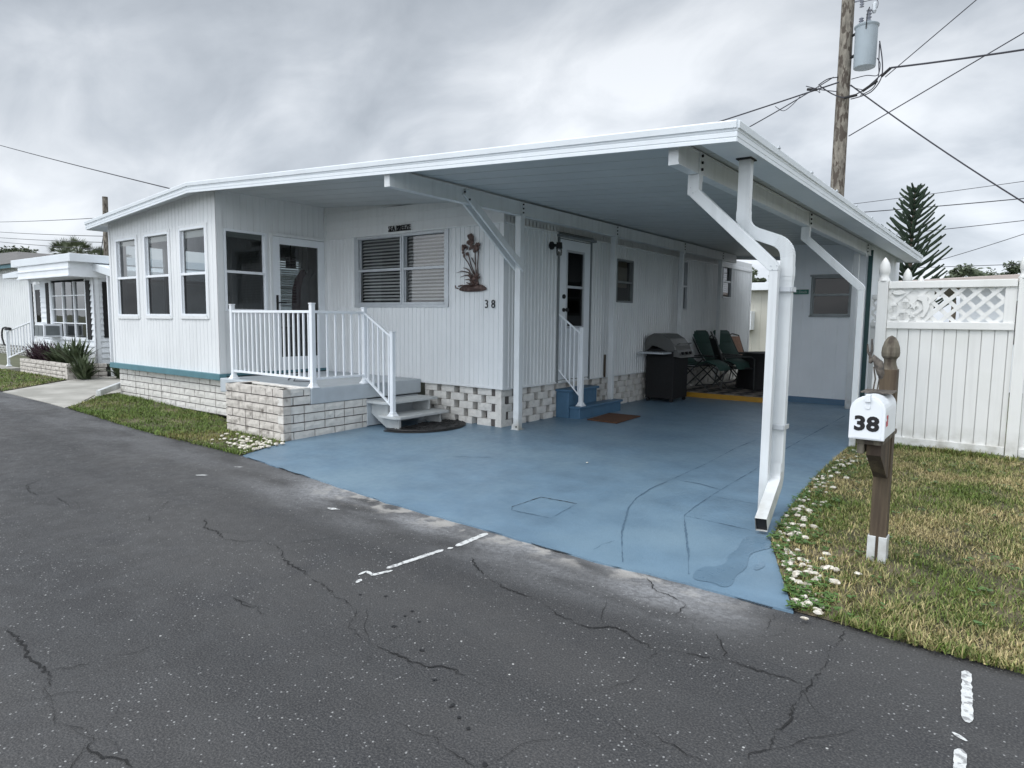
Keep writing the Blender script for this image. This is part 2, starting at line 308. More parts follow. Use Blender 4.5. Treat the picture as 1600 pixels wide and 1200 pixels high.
MT['soil']=mat('lawn soil',(.075,.068,.038),.95,.3,7,.9,40,col2=(.17,.14,.09),mscale=2.2)
MT['ground']=mat('far ground',(.10,.105,.06),.95,.2,1.5,.5,20)
def sheet(name,poly,dz,m,step=.5,kind='structure',thick=None):
    """fine grid clipped by a simple polygon: built from triangulated polygon, subdivided, dropped on the terrain"""
    import bmesh
    bm=bmesh.new(); vs=[bm.verts.new((x,y,0)) for x,y in poly]; bm.faces.new(vs)
    xs=[p[0] for p in poly]; ys=[p[1] for p in poly]
    def cuts(a,b_):
        L_=[]; q=math.ceil(a/step)*step
        while q<b_: L_.append(q); q+=step
        return L_
    for x in cuts(max(min(xs),-14),min(max(xs),8)): bmesh.ops.bisect_plane(bm,geom=bm.verts[:]+bm.edges[:]+bm.faces[:],plane_co=(x,0,0),plane_no=(1,0,0))
    for y in cuts(max(min(ys),2.),min(max(ys),8)): bmesh.ops.bisect_plane(bm,geom=bm.verts[:]+bm.edges[:]+bm.faces[:],plane_co=(0,y,0),plane_no=(0,1,0))
    for v in bm.verts: v.co.z=zg(v.co.x,v.co.y)+dz
    if thick:
        ed=[e_ for e_ in bm.edges if len(e_.link_faces)==1]; ex=bmesh.ops.extrude_edge_only(bm,edges=ed)
        for v in ex['geom']:
            if isinstance(v,bmesh.types.BMVert): v.co.z-=thick
    bmesh.ops.recalc_face_normals(bm,faces=bm.faces)
    if sum(f_.normal.z for f_ in bm.faces)<0: bmesh.ops.reverse_faces(bm,faces=bm.faces[:])
    me=bpy.data.meshes.new(name); bm.to_mesh(me); bm.free(); me.materials.append(MT[m]); o=bpy.data.objects.new(name,me); COL.objects.link(o); o['kind']=kind
    return o
EDGE=[(-14.1,3.74),(-11.2,3.68),(-8.5,3.73),(-6.37,3.73),(-5.08,3.61),(-3.9,3.5),(-2.83,3.46),(-2.06,3.42),(-1.38,3.44),(-.8,3.43),(-.54,3.43),(-.22,3.41),(.12,3.42)]
g=[(-900,-300),(900,-300),(900,900),(-900,900)]
sheet('ground',g,-.06,'ground',1.)
# ragged road edge
def rag(L_,amp=.02,n_=6,sd_=1):
    R_=random.Random(sd_); o=[]
    for (a,b_) in zip(L_[:-1],L_[1:]):
        k=max(1,int(math.hypot(b_[0]-a[0],b_[1]-a[1])*n_))
        for i in range(k):
            t=i/k; o.append((a[0]+(b_[0]-a[0])*t,a[1]+(b_[1]-a[1])*t+R_.uniform(-amp,amp)))
    return o+[L_[-1]]
E2=rag(EDGE,.012)
road_poly=[(-160,3.9)]+[(-14.1,3.78)]+[(x,y+.06) for x,y in E2[1:]]+[(60,3.5),(60,-5),(-160,-5)]
sheet('road',road_poly[::-1],-.012,'road',.5)
slab=[(-6.37,3.745),(-5.08,3.62),(-3.9,3.5),(-2.83,3.462),(-2.06,3.42),(-1.38,3.445),(-.8,3.43),(-.96,3.83),(-1.2,4.43),(-1.25,4.8),(-1.31,5.44),(-1.36,6.26),(-1.40,7.11),(-1.42,8.0),(-1.45,12.3),(-1.45,15.5),(-5.6,15.5),(-5.6,6.9),(-6.8,6.9),(-6.8,4.6)]
slab=rag(slab[:8],.010,9,3)+slab[8:]
sheet('carport_slab',slab,0.,'slab',.5,thick=.12)
sheet('driveway',[(-14.0,3.76),(-11.1,3.72),(-11.6,4.3),(-12.25,4.75),(-12.3,10),(-15.35,10),(-15.35,5.35)],-.002,'conc',.5,thick=.1)
sheet('path',[(-24,3.8),(-19.6,3.8),(-19.3,5.6),(-24,5.6)],.0,'conc',.5,thick=.1)
lawnR=[(-.8,3.46),(-.54,3.45),(-.22,3.43),(.12,3.44),(9,3.5),(9,8.55),(-1.42,8.55),(-1.42,8.0),(-1.40,7.11),(-1.36,6.26),(-1.31,5.44),(-1.25,4.8),(-1.2,4.43),(-.96,3.83)]
lawnL=[(-11.05,3.74),(-8.5,3.77),(-6.4,3.77),(-6.62,4.42),(-7.9,4.45),(-7.9,4.84),(-12.1,4.84),(-12.1,4.62),(-11.6,4.25)]
lawnN=[(-19.5,3.8),(-14.05,3.78),(-15.3,5.2),(-19.3,5.2)]
sheet('lawn_soil',lawnR,-.006,'soil',.25); sheet('lawn_soil',lawnL,.004,'soil',.25); sheet('lawn_soil',lawnN,.004,'soil',.5)
# ---- thin cracks, joints, markings
def strip(name,lines,w,dz,m,jit=.012,seg=.03,thin=.35,sd_=5,lab=None):
    R_=random.Random(sd_); mb=MB()
    for L_ in lines:
        pts=[]
        for a,b_ in zip(L_[:-1],L_[1:]):
            d=math.hypot(b_[0]-a[0],b_[1]-a[1]); k=max(1,int(d/seg))
            for i in range(k): t=i/k; pts.append((a[0]+(b_[0]-a[0])*t+R_.uniform(-jit,jit)*(i>0),a[1]+(b_[1]-a[1])*t+R_.uniform(-jit,jit)*(i>0)))
        pts.append(tuple(L_[-1])); vs=[]; n_=len(pts); ww=w
        for i,p in enumerate(pts):
            a=pts[max(0,i-1)]; c=pts[min(n_-1,i+1)]; dx,dy=c[0]-a[0],c[1]-a[1]; q=math.hypot(dx,dy) or 1
            ww=max(w*.22,min(w*1.8,ww+R_.uniform(-.6,.6)*w)); e_=min(1,min(i,n_-1-i)/4+.25); h=ww*.5*(1 if thin==0 else e_)
            for s_ in (1,-1):
                x,y=p[0]-dy/q*h*s_,p[1]+dx/q*h*s_; vs.append((x,y,zg(x,y)+dz))
        mb.add(vs,[(2*i+1,2*i+3,2*i+2,2*i) for i in range(n_-1)])
    o=mb.build(name,m); o['kind']='structure'; return o
R_=random.Random(11)
main=[ROADCR[i] for i in (0,10,5,9)]
rest=[c for i,c in enumerate(ROADCR) if i not in (0,10,5,9)]
strip('road_cracks',main,.0048,-.0075,'crack',jit=.012,seg=.017); strip('road_cracks',rest,.0036,-.0075,'crack',jit=.011,seg=.02,sd_=9)
# hairlines running off the big cracks
hair=[]
for c in ROADCR:
    for _ in range(max(1,len(c)//5)):
        p=R_.choice(c); a=R_.uniform(0,6.28); q=[p]
        for k in range(R_.randint(4,9)):
            a+=R_.uniform(-.5,.5); q.append([q[-1][0]+math.cos(a)*.05,q[-1][1]+math.sin(a)*.05])
        if max(v[1] for v in q)<3.35: hair.append(q)
strip('road_cracks',hair,.0016,-.0075,'crack',sd_=4)
strip('slab_joints',SLABCR[:2],.008,.003,'joint',jit=.002,thin=0); strip('slab_joints',SLABCR[2:5],.007,.003,'joint',jit=.0015); strip('slab_joints',[SLABCR[5],[[-3.3,9.0],[-3.05,8.95]],[[-4.6,5.0],[-4.2,5.25]]],.006,.003,'joint',jit=.006)
strip('slab_joints',[[[-3.02,4.0],[-2.99,4.35],[-2.66,4.37]]],.016,.003,'crack',jit=.002,thin=0); strip('slab_joints',[[[-2.66,4.36],[-2.62,3.94],[-2.97,3.93],[-3.02,4.0]]],.006,.0035,'joint',jit=.003)
e2=[(x,y+.012) for x,y in slab[:1]+slab[1:] if y<3.8 and x<-.75]
strip('slab_edge_gap',[sorted(e2)],.03,-.005,'crack',jit=.006,thin=0)
def blob(mb,cx,cy,rx,ry,rot,dz,k=22,jit=.18,sd_=1):
    R2=random.Random(sd_); pts=[]
    for i in range(k):
        a=2*math.pi*i/k; q=1+R2.uniform(-jit,jit); x=rx*q*math.cos(a); y=ry*q*math.sin(a)
        X=cx+x*math.cos(rot)-y*math.sin(rot); Y=cy+x*math.sin(rot)+y*math.cos(rot); pts.append((X,Y,zg(X,Y)+dz))
    mb.add(pts,[tuple(range(k))])
mb=MB()
for i,(x,y) in enumerate([(-2.68,2.22),(-2.56,2.29),(-2.27,2.08),(-2.31,2.19),(-1.79,1.86),(-1.61,1.77),(-1.54,1.73),(-1.47,1.7),(-1.3,1.59),(-2.21,2.19),(-2.32,2.25),(-2.0,2.0)]):
    blob(mb,x,y,.007+.006*((i*7)%3)/2,.008,.3*i,-.0078,18,.3,i)
mb.build('oil_spots','oil')['kind']='structure'
def lot_mark(name,segs,label):
    mb=MB(); R2=random.Random(3)
    for (a,b_,w) in segs:
        n_=max(3,int(math.hypot(b_[0]-a[0],b_[1]-a[1])/.02)); vs=[]
        dx,dy=b_[0]-a[0],b_[1]-a[1]; q=math.hypot(dx,dy)
        for i in range(n_+1):
            t=i/n_; e_=math.sqrt(max(.05,min(1,min(t,1-t)*q/.02+.1))); h=w*.5*e_*(1+R2.uniform(-.16,.16))
            x,y=a[0]+dx*t,a[1]+dy*t
            for s_ in (1,-1): X,Y=x-dy/q*h*s_,y+dx/q*h*s_; vs.append((X,Y,zg(X,Y)-.0085))
        mb.add(vs,[(2*i+1,2*i+3,2*i+2,2*i) for i in range(n_)])
    o=mb.build(name,'mark'); o['kind']='structure'; return o
lot_mark('road_marking',[((-.07,3.31),(-.045,2.87),.036),((-.085,2.765),(-.04,2.735),.022),((-.055,2.67),(-.045,2.40),.034)],'')
lot_mark('road_marking',[((-2.80,3.43),(-2.79,3.10),.045),((-2.79,3.07),(-2.80,3.03),.03),((-2.81,3.0),(-2.85,2.56),.036),((-2.80,2.56),(-2.84,2.43),.028),((-2.84,2.44),(-2.91,2.46),.022),((-2.91,2.46),(-2.90,2.39),.018),((-2.84,2.36),(-2.82,2.31),.03)],'')
mb=MB(); blob(mb,-4.09,3.13,.05,.02,.3,-.0082,20,.3,2); blob(mb,-5.9,3.05,.06,.015,.6,-.0082,16,.3,3); blob(mb,-5.95,3.45,.05,.012,.6,-.0082,16,.3,3)
mb.build('road_marking','mark')['kind']='structure'
pud=[(-1.31,4.46),(-1.215,4.47),(-1.15,4.3),(-1.19,4.22),(-1.23,4.12),(-1.21,4.0),(-1.17,3.86),(-1.19,3.70),(-1.155,3.58),(-1.18,3.50),(-1.26,3.54),(-1.36,3.50),(-1.40,3.62),(-1.385,3.74),(-1.33,3.77),(-1.29,3.86),(-1.33,4.0),(-1.32,4.14),(-1.345,4.28),(-1.355,4.4)]
def smooth_poly(P,n_=3):
    for _ in range(n_):
        q=[]
        for i in range(len(P)):
            a,b_=P[i],P[(i+1)%len(P)]; q+= [(a[0]*.75+b_[0]*.25,a[1]*.75+b_[1]*.25),(a[0]*.25+b_[0]*.75,a[1]*.25+b_[1]*.75)]
        P=q
    return P
sheet('puddle',smooth_poly(pud),.003,'slabw',.5)
sheet('puddle',smooth_poly([(-1.13,4.05),(-1.09,3.95),(-1.12,3.84),(-1.15,3.92)]),.003,'slabw',.5)
# ---- grass blades
def grass_mat(name,green,tan,mix0,mix1,sc):
    m=bpy.data.materials.new(name); m.use_nodes=True; t=m.node_tree; n=t.nodes.new; l=t.links.new; b=t.nodes["Principled BSDF"]; b.inputs["Roughness"].default_value=.55; b.inputs["Specular IOR Level"].default_value=.25
    at=n("ShaderNodeAttribute"); at.attribute_name='rnd'; sp=n("ShaderNodeSeparateColor"); l(at.outputs["Color"],sp.inputs[0])
    g=n("ShaderNodeNewGeometry"); no=n("ShaderNodeTexNoise"); no.inputs["Scale"].default_value=sc; no.inputs["Detail"].default_value=5; no.inputs["Roughness"].default_value=.6; l(g.outputs["Position"],no.inputs["Vector"])
    a=n("ShaderNodeMath"); a.operation='MULTIPLY_ADD'; l(sp.outputs[0],a.inputs[0]); a.inputs[1].default_value=.30; l(no.outputs[0],a.inputs[2])
    mr=n("ShaderNodeMapRange"); l(a.outputs[0],mr.inputs[0]); mr.inputs[1].default_value=mix0; mr.inputs[2].default_value=mix1
    mx=n("ShaderNodeMix"); mx.data_type='RGBA'; l(mr.outputs[0],mx.inputs[0]); mx.inputs[6].default_value=(*green,1); mx.inputs[7].default_value=(*tan,1)
    hs=n("ShaderNodeHueSaturation"); l(mx.outputs[2],hs.inputs["Color"]); q=n("ShaderNodeMapRange"); l(sp.outputs[1],q.inputs[0]); q.inputs[3].default_value=.55; q.inputs[4].default_value=1.45; l(q.outputs[0],hs.inputs["Value"])
    l(hs.outputs[0],b.inputs["Base Color"]); return m
MT['grassR']=grass_mat('dry lawn grass',(.108,.155,.032),(.43,.35,.18),.55,.80,1.3)
MT['grassL']=grass_mat('green lawn grass',(.12,.18,.038),(.27,.22,.09),.66,.98,1.1)
def inpoly(x,y,P):
    c=np.zeros(x.shape,bool); n_=len(P); j=n_-1
    for i in range(n_):
        xi,yi=P[i]; xj,yj=P[j]
        if yi!=yj: c^=((yi>y)!=(yj>y))&(x<(xj-xi)*(y-yi)/(yj-yi)+xi)
        j=i
    return c
def blades(name,poly,dens,h0,h1,w,m,lim=None,dz=0.,over=.0):
    xs=[p[0] for p in poly]; ys=[p[1] for p in poly]; x0,x1,y0,y1=min(xs),max(xs),min(ys),max(ys)
    if lim: x0,x1=max(x0,lim[0]),min(x1,lim[1])
    n_=int((x1-x0)*(y1-y0)*dens); x=np.random.uniform(x0,x1,n_); y=np.random.uniform(y0,y1,n_)
    # clumpy density
    cl=np.sin(x*7.1+np.sin(y*5.3)*2)*np.sin(y*8.7+np.sin(x*4.1)*2); keep=inpoly(x,y,poly)&(np.random.rand(n_)<.62+.38*cl)
    x=x[keep]; y=y[keep]; n_=len(x); z=np.array([zg(a,b_) for a,b_ in zip(x,y)])+dz
    a=np.random.uniform(0,6.283,n_); le=np.random.uniform(.35,1.42,n_); h=np.random.uniform(h0,h1,n_)*(1+.25*np.sin(x*3.3)*np.sin(y*2.9)); la=a+np.random.uniform(-.6,.6,n_)+1.57
    ww=w*np.random.uniform(.6,1.3,n_)
    cx,sx=np.cos(a)*ww/2,np.sin(a)*ww/2; lx,ly=np.cos(la)*np.sin(le)*h,np.sin(la)*np.sin(le)*h; hz=np.cos(le)*h+.004
    V=np.empty((n_,5,3)); B=np.stack([x,y,z],1)
    V[:,0]=B+np.stack([-cx,-sx,0*x],1); V[:,1]=B+np.stack([cx,sx,0*x],1)
    Mi=B+np.stack([lx*.45,ly*.45,hz*.62],1); V[:,2]=Mi+np.stack([cx*.8,sx*.8,0*x],1); V[:,3]=Mi-np.stack([cx*.8,sx*.8,0*x],1); V[:,4]=B+np.stack([lx,ly,hz*.95],1)
    i0=np.arange(n_)*5
    me=bpy.data.meshes.new(name); me.vertices.add(n_*5); me.vertices.foreach_set('co',V.ravel())
    loops=np.stack([i0,i0+1,i0+2,i0+3,i0+3,i0+2,i0+4],1).ravel(); me.loops.add(n_*7); me.loops.foreach_set('vertex_index',loops.astype(np.int32))
    me.polygons.add(n_*2); ls=np.stack([np.arange(n_)*7,np.arange(n_)*7+4],1).ravel(); me.polygons.foreach_set('loop_start',ls.astype(np.int32)); me.polygons.foreach_set('loop_total',np.tile([4,3],n_).astype(np.int32))
    me.update(calc_edges=True); ca=me.color_attributes.new('rnd','FLOAT_COLOR','POINT'); rr=np.repeat(np.random.rand(n_,2),5,0); ca.data.foreach_set('color',np.concatenate([rr,np.zeros((n_*5,1)),np.ones((n_*5,1))],1).ravel())
    me.materials.append(MT[m]); o=bpy.data.objects.new(name,me); COL.objects.link(o); o['kind']='stuff'; return o
blades('lawn_grass',lawnR,14500,.014,.046,.0052,'grassR',(-1.5,1.3))
blades('lawn_grass',lawnR,2500,.02,.055,.009,'grassR',(1.3,9))
blades('lawn_grass',lawnL,7000,.02,.055,.007,'grassL')
blades('lawn_grass',lawnN,2200,.02,.06,.010,'grassL')
blades('lawn_grass',[(-.62,3.43),(-.22,3.395),(.12,3.405),(2,3.43),(2,3.52),(-.62,3.50)],16000,.03,.06,.007,'grassR')
blades('lawn_grass',[(-11,3.72),(-6.4,3.72),(-6.4,3.80),(-11,3.80)],6000,.03,.06,.008,'grassL')
blades('lawn_grass',[(-1.42,8.4),(-.1,8.4),(.1,8.4),(.1,8.58),(-1.42,8.58)],9000,.04,.09,.010,'grassL',dz=0)
# ---- shells
def shells(name,pts,s0,s1,sd_):
    R2=random.Random(sd_); mb=MB()
    for (x,y) in pts:
        r_=R2.uniform(s0,s1); z=zg(x,y)+r_*.8; k=6; a0=R2.uniform(0,6); sx,sy,sz=R2.uniform(.8,1.3),R2.uniform(.7,1.1),R2.uniform(.4,.65); vs=[]
        for (q,h) in ((.6,-.8),(1,-.1),(.75,.6)):
            for j in range(k):
                w=a0+6.283*j/k; e_=R2.uniform(.8,1.2); vs.append((x+r_*q*e_*sx*math.cos(w),y+r_*q*e_*sy*math.sin(w),z+r_*h*sz*R2.uniform(.8,1.2)))
        vs.append((x+R2.uniform(-.2,.2)*r_,y,z+r_*sz*.95))
        fs=[]
        for L_ in (0,1):
            for j in range(k): fs.append((L_*k+j,L_*k+(j+1)%k,(L_+1)*k+(j+1)%k,(L_+1)*k+j))
        for j in range(k): fs.append((2*k+j,2*k+(j+1)%k,3*k))
        mb.add(vs,fs)
    o=mb.build(name,'shell'); o['kind']='stuff'; return o
R3=random.Random(21); pts=[]
SR=[(-.82,3.45),(-.96,3.83),(-1.2,4.43),(-1.25,4.8),(-1.31,5.44),(-1.36,6.26),(-1.37,7.11),(-1.35,7.97)]
for i in range(180):
    t=R3.random()**1.05*(len(SR)-1.001); a=SR[int(t)]; b_=SR[int(t)+1]; q=t-int(t); d=abs(R3.gauss(.0,.10))+.01
    if R3.random()<.35: d+=.04
    if .25<math.sin(t*5.3)*.5+.5 or R3.random()<.4: pts.append((a[0]+(b_[0]-a[0])*q+d,a[1]+(b_[1]-a[1])*q+R3.uniform(-.03,.03)))
pts+=[(R3.gauss(-.83,.10),R3.gauss(3.95,.2)) for _ in range(26)]
_in=inpoly(np.array([p[0] for p in pts]),np.array([p[1] for p in pts]),lawnR); pts=[p for p,q in zip(pts,_in) if q]
shells('shell_gravel',pts+[(-.73,3.36),(-3.3,5.6)],.012,.027,4)
pts=[(R3.gauss(-6.85,.28),R3.gauss(4.1,.14)) for _ in range(75)]+[(R3.uniform(-7.0,-6.3),R3.uniform(3.8,4.35)) for _ in range(30)]
shells('shell_gravel',[p for p in pts if 3.8<p[1]<4.38 and p[0]<-6.45],.012,.032,6)

# low broad-leaved weeds among the shells and along the slab
wd_=[]; R4=random.Random(77); mb=MB()
for i in range(420):
    t=R4.random()*(len(SR)-1.001); a=SR[int(t)]; b_=SR[int(t)+1]; q=t-int(t); d=abs(R4.gauss(.05,.16)); x=a[0]+(b_[0]-a[0])*q+d; y=a[1]+(b_[1]-a[1])*q
    if i>300: x,y=R4.uniform(-.7,1.2),R4.uniform(3.55,8.3)
    for k in range(R4.randint(4,9)):
        w=R4.uniform(0,6.28); r_=R4.uniform(.012,.03); l_=R4.uniform(.008,.014); cx,cy=x+r_*math.cos(w),y+r_*math.sin(w); z=zg(x,y)+R4.uniform(.012,.035); tl=R4.uniform(-.35,.35)
        mb.add([(cx+l_*math.cos(v),cy+l_*math.sin(v),z+l_*tl*math.cos(v)) for v in (0,1.05,2.1,3.14,4.2,5.2)],[tuple(range(6))])
MT['weed']=mat('weed leaf',(.075,.15,.03),.5,.3,20); o=mb.build('lawn_weeds','weed'); o['kind']='stuff'
# ================================================================ MOBILE HOME
def zr_top(x): return 2.708+.0625*(-1.55-x) if x>=-8.95 else 3.17+(x+8.95)*(3.17-2.94)/3.55
def zc(x): return zr_top(x)-.06      # underside of the roof panels
def wall(name,m,parent,fr,L_,z0,ztop,holes,prof,extra_v=()):
    """ribbed siding sheet with real openings. prof(u)->[(u,offset)] list of profile points"""
    us=sorted(set([round(a,4) for a,_ in prof]+[0.,L_]+[round(h[i],4) for h in holes for i in (0,1)])); off=dict((round(a,4),b_) for a,b_ in prof)
    pa=[a for a,_ in prof]; pb=[b_ for _,b_ in prof]
    o_=lambda q: off.get(q, float(np.interp(q,pa,pb)))
    vs=sorted(set([z0]+[h[i] for h in holes for i in (2,3)]+list(extra_v))); mb=MB(); idx={}
    def V(i,j):
        if (i,j) not in idx:
            uu=us[i]; z=vs[j] if j<len(vs) else ztop(uu); idx[(i,j)]=len(mb.v); mb.v.append(tuple(fr.p(uu,z,o_(uu))))
        return idx[(i,j)]
    for i in range(len(us)-1):
        um=(us[i]+us[i+1])/2
        for j in range(len(vs)):
            z1=vs[j+1] if j+1<len(vs) else ztop(um); zm=(vs[j]+z1)/2
            if any(h[0]<um<h[1] and h[2]<zm<h[3] for h in holes): continue
            mb.f.append((V(i,j),V(i+1,j),V(i+1,j+1),V(i,j+1)))
    return mb.build(name,m,parent)
def ribs(L_,sp,w,d,sd_=0,jit=.0):
    R2=random.Random(sd_); p=[(0.,0.)]; x=sp*.5
    while x<L_-w*2:
        q=x+R2.uniform(-jit,jit); p+= [(q-w,0.),(q-w*.5,d),(q+w*.5,d),(q+w,0.)]; x+=sp
    return p+[(L_,0.)]
def window(parent,fr,u0,u1,v0,v1,fm='alu',gm='glass',mid=None,blind=None,depth=.07,fw=.028,inner=True,cols=None,label=None,gm2=None):
    w=MB(); p=.014
    w.fb(fr,u0-.004,u0+fw,v0,v1,-depth,p); w.fb(fr,u1-fw,u1+.004,v0,v1,-depth,p); w.fb(fr,u0+fw,u1-fw,v1-fw,v1+.004,-depth,p); w.fb(fr,u0+fw,u1-fw,v0-.004,v0+fw,-depth,p+.006)
    o=w.build('window',fm,parent,bevel=.002,label=label)
    m_=mid if mid else (v0+v1)/2
    s=MB()
    if mid is not False:
        s.fb(fr,u0+fw,u1-fw,m_-.018,m_+.018,-.045,.008)
        for a,b_ in ((v0+fw,m_-.018),(m_+.018,v1-fw)):
            n_=-.012 if a<m_ else -.03
            s.fb(fr,u0+fw,u0+fw+.016,a,b_,n_-.02,n_); s.fb(fr,u1-fw-.016,u1-fw,a,b_,n_-.02,n_)
        s.build('sash',fm,o,bevel=.0015)
    for a,b_,n_,gg in (((v0+fw,m_-.018,-.022,gm),(m_+.018,v1-fw,-.04,gm2 or gm)) if mid is not False else ((v0+fw,v1-fw,-.03,gm),)):
        g_=MB(); g_.add([fr.p(u0+fw,a,n_),fr.p(u1-fw,a,n_),fr.p(u1-fw,b_,n_),fr.p(u0+fw,b_,n_)],[(0,1,2,3)]); g_.build('pane',gg,o)
    if blind:
        b=MB(); z=v1-fw-.02; k=0; bn=-.062
        while z>blind:
            t=.62 if k%2 else .68; q=.021
            b.add([fr.p(u0+fw+.01,z-q*math.sin(t),bn-.02+q*math.cos(t)),fr.p(u1-fw-.01,z-q*math.sin(t),bn-.02+q*math.cos(t)),fr.p(u1-fw-.01,z+q*math.sin(t),bn-.02-q*math.cos(t)),fr.p(u0+fw+.01,z+q*math.sin(t),bn-.02-q*math.cos(t))],[(0,1,2,3)]); z-=.048; k+=1
        b.build('blind','blind',o)
    return o
home=thing('mobile_home','white ribbed mobile home with glazed sunroom, number 38 on its wall and long low roof','house',(-8.76,6.65,0))
FX=F((-8.76,6.65,0),(1,0,0),(0,-1,0))          # front wall, looking at the street
SX=F((-5.20,6.65,0),(0,1,0),(1,0,0))           # long wall inside the carport
RX=F((-12.16,4.85,0),(1,0,0),(0,-1,0))         # sunroom front
RR=F((-8.76,4.85,0),(0,1,0),(1,0,0))           # sunroom side wall
RL=F((-12.16,4.85,0),(0,1,0),(-1,0,0))
D=-8.76
hf=[(.76,1.72,1.60,2.585),(1.74,2.58,1.60,2.585)]
wall('front_wall','siding',home,FX,3.56,.51,lambda u_:2.625,hf,ribs(3.56,.082,.012,.009,1,.006))
# lapped siding above
mb=MB()
for i in range(5):
    z0=2.62+i*.125
    for (a,b_) in ((0,1.2),(1.2,2.4),(2.4,3.56)):
        za=min(z0+.125,zc(D+a)+.02); zb=min(z0+.125,zc(D+b_)+.02)
        if za>z0 and zb>z0-.03: mb.add([FX.p(a,z0,.022),FX.p(b_,z0,.022),FX.p(b_,max(z0,zb),.006),FX.p(a,za,.006),FX.p(a,z0,.0),FX.p(b_,z0,.0)],[(0,1,2,3),(4,5,1,0)])
mb.build('gable_siding','siding',home)
mb=MB(); mb.fb(FX,0,3.585,2.60,2.628,0,.034); mb.fb(FX,0,3.56,.50,.53,-.02,.012); mb.fb(FX,3.53,3.575,.50,2.9,-.03,.016); mb.fb(SX,-.012,.035,.50,2.9,-.02,.0155); mb.fb(FX,-.0,.035,.5,3.05,.0,.03)
mb.build('corner_trim','siding',home,bevel=.003)
window(home,FX,*hf[0],blind=1.65,mid=2.10,gm='glassc',gm2='glassc',label='left front window of the pair with half raised inner blind'); window(home,FX,*hf[1],blind=1.65,mid=2.10,gm='glassc',gm2='glassc')
mb=MB(); mb.fb(FX,.70,.757,1.57,2.60,0,.018); mb.fb(FX,2.584,2.63,1.57,2.60,0,.018); mb.fb(FX,.70,2.63,1.555,1.595,0,.022); mb.build('window_casing','alu',home,bevel=.002)
hs=[(1.27,2.12,.53,2.55),(2.96,3.54,1.70,2.395),(5.40,5.86,1.62,2.575),(7.80,8.36,1.93,2.70)]
wall('side_wall','siding',home,SX,9.75,.50,lambda u_:2.60,hs,ribs(9.75,.082,.013,.011,2,.006))
mb=MB(); mb.fb(SX,.03,9.75,2.60,2.80,-.01,.006); mb.fb(SX,.03,7.7,2.598,2.622,0,.03); mb.fb(SX,.03,9.75,.492,.515,-.01,.014); mb.build('drip_rail','siding',home,bevel=.003)
# rounded tail end of the home beyond the carport roof
mb=MB(); n_=8; pr=[(0,2.60)]+[(-.16+.16*math.cos(a*math.pi/2/n_),2.62+.2*math.sin(a*math.pi/2/n_)) for a in range(n_+1)]+[(-3.56,2.86)]
for i in range(len(pr)-1):
    a,b_=pr[i],pr[i+1]; mb.add([SX.p(7.7,a[1],a[0]+.02),SX.p(9.75,a[1],a[0]+.02),SX.p(9.75,b_[1],b_[0]+.02),SX.p(7.7,b_[1],b_[0]+.02)],[(0,1,2,3)])
mb.box(-8.76,-5.2,16.395,16.42,.3,2.84); mb.fb(SX,9.68,9.76,.45,2.66,0,.02); mb.build('end_cap','siding',home,smooth=True)
window(home,SX,*hs[1],fm='alud',mid=2.03); window(home,SX,*hs[2],fm='alu',mid=2.08); window(home,SX,*hs[3],fm='alu',blind=2.0,mid=2.29,gm='glass')
mb=MB(); mb.fb(SX,2.98,3.52,1.95,2.38,-.12,-.10); mb.build('curtain','beigec',home)
# carport door
d=MB(); d.fb(SX,1.275,1.345,.54,2.54,-.03,.012); d.fb(SX,2.045,2.115,.54,2.54,-.03,.012); d.fb(SX,1.345,2.045,2.40,2.54,-.03,.012); d.fb(SX,1.345,2.045,.54,1.28,-.03,.012); d.fb(SX,1.345,1.45,1.28,2.40,-.03,.012); d.fb(SX,1.94,2.045,1.28,2.40,-.03,.012)
door=d.build('door','white',home,bevel=.003)
d=MB(); d.fb(SX,1.235,1.268,.50,2.56,-.02,.022); d.fb(SX,2.122,2.155,.50,2.56,-.02,.022); d.build('door_frame','alud',home,bevel=.002)
d=MB(); d.fb(SX,1.20,2.19,2.565,2.60,0,.075); d.fb(SX,1.20,2.19,2.60,2.63,0,.03); d.build('drip_cap','alud',home,bevel=.004)
d=MB(); 
for a,b_,c,e_ in ((1.45,1.475,1.28,2.40),(1.915,1.94,1.28,2.40),(1.475,1.915,2.37,2.40),(1.475,1.915,1.28,1.315),(1.475,1.915,1.86,1.895)): d.fb(SX,a,b_,c,e_,-.02,.022)
d.build('window','alu',door,bevel=.002)
d=MB(); d.add([SX.p(1.475,1.315,.0),SX.p(1.915,1.315,.0),SX.p(1.915,2.37,.0),SX.p(1.475,2.37,.0)],[(0,1,2,3)]); d.build('pane','glassd',door)
for z,r_ in ((1.735,.032),(1.545,.028)):
    k=MB(); c=SX.p(1.385,z,.012); k.tube([c,c+SX.n*.02],r_,14); 
    if r_<.03: k.tube([c+SX.n*.02,c+SX.n*.05,c+SX.n*.052,c+SX.n*.085],[.012,.012,.027,.027],14)
    k.build('door_knob' if r_<.03 else 'deadbolt','black',door,smooth=True)
# dark interior: near-black walls put the unlit room's shade into the colour
mb=MB(); mb.box(-8.66,-5.34,6.86,16.2,.52,2.62); mb.v=[v for v in mb.v]; mb.f=[q[::-1] for q in mb.f]; mb.build('interior','dark',home)
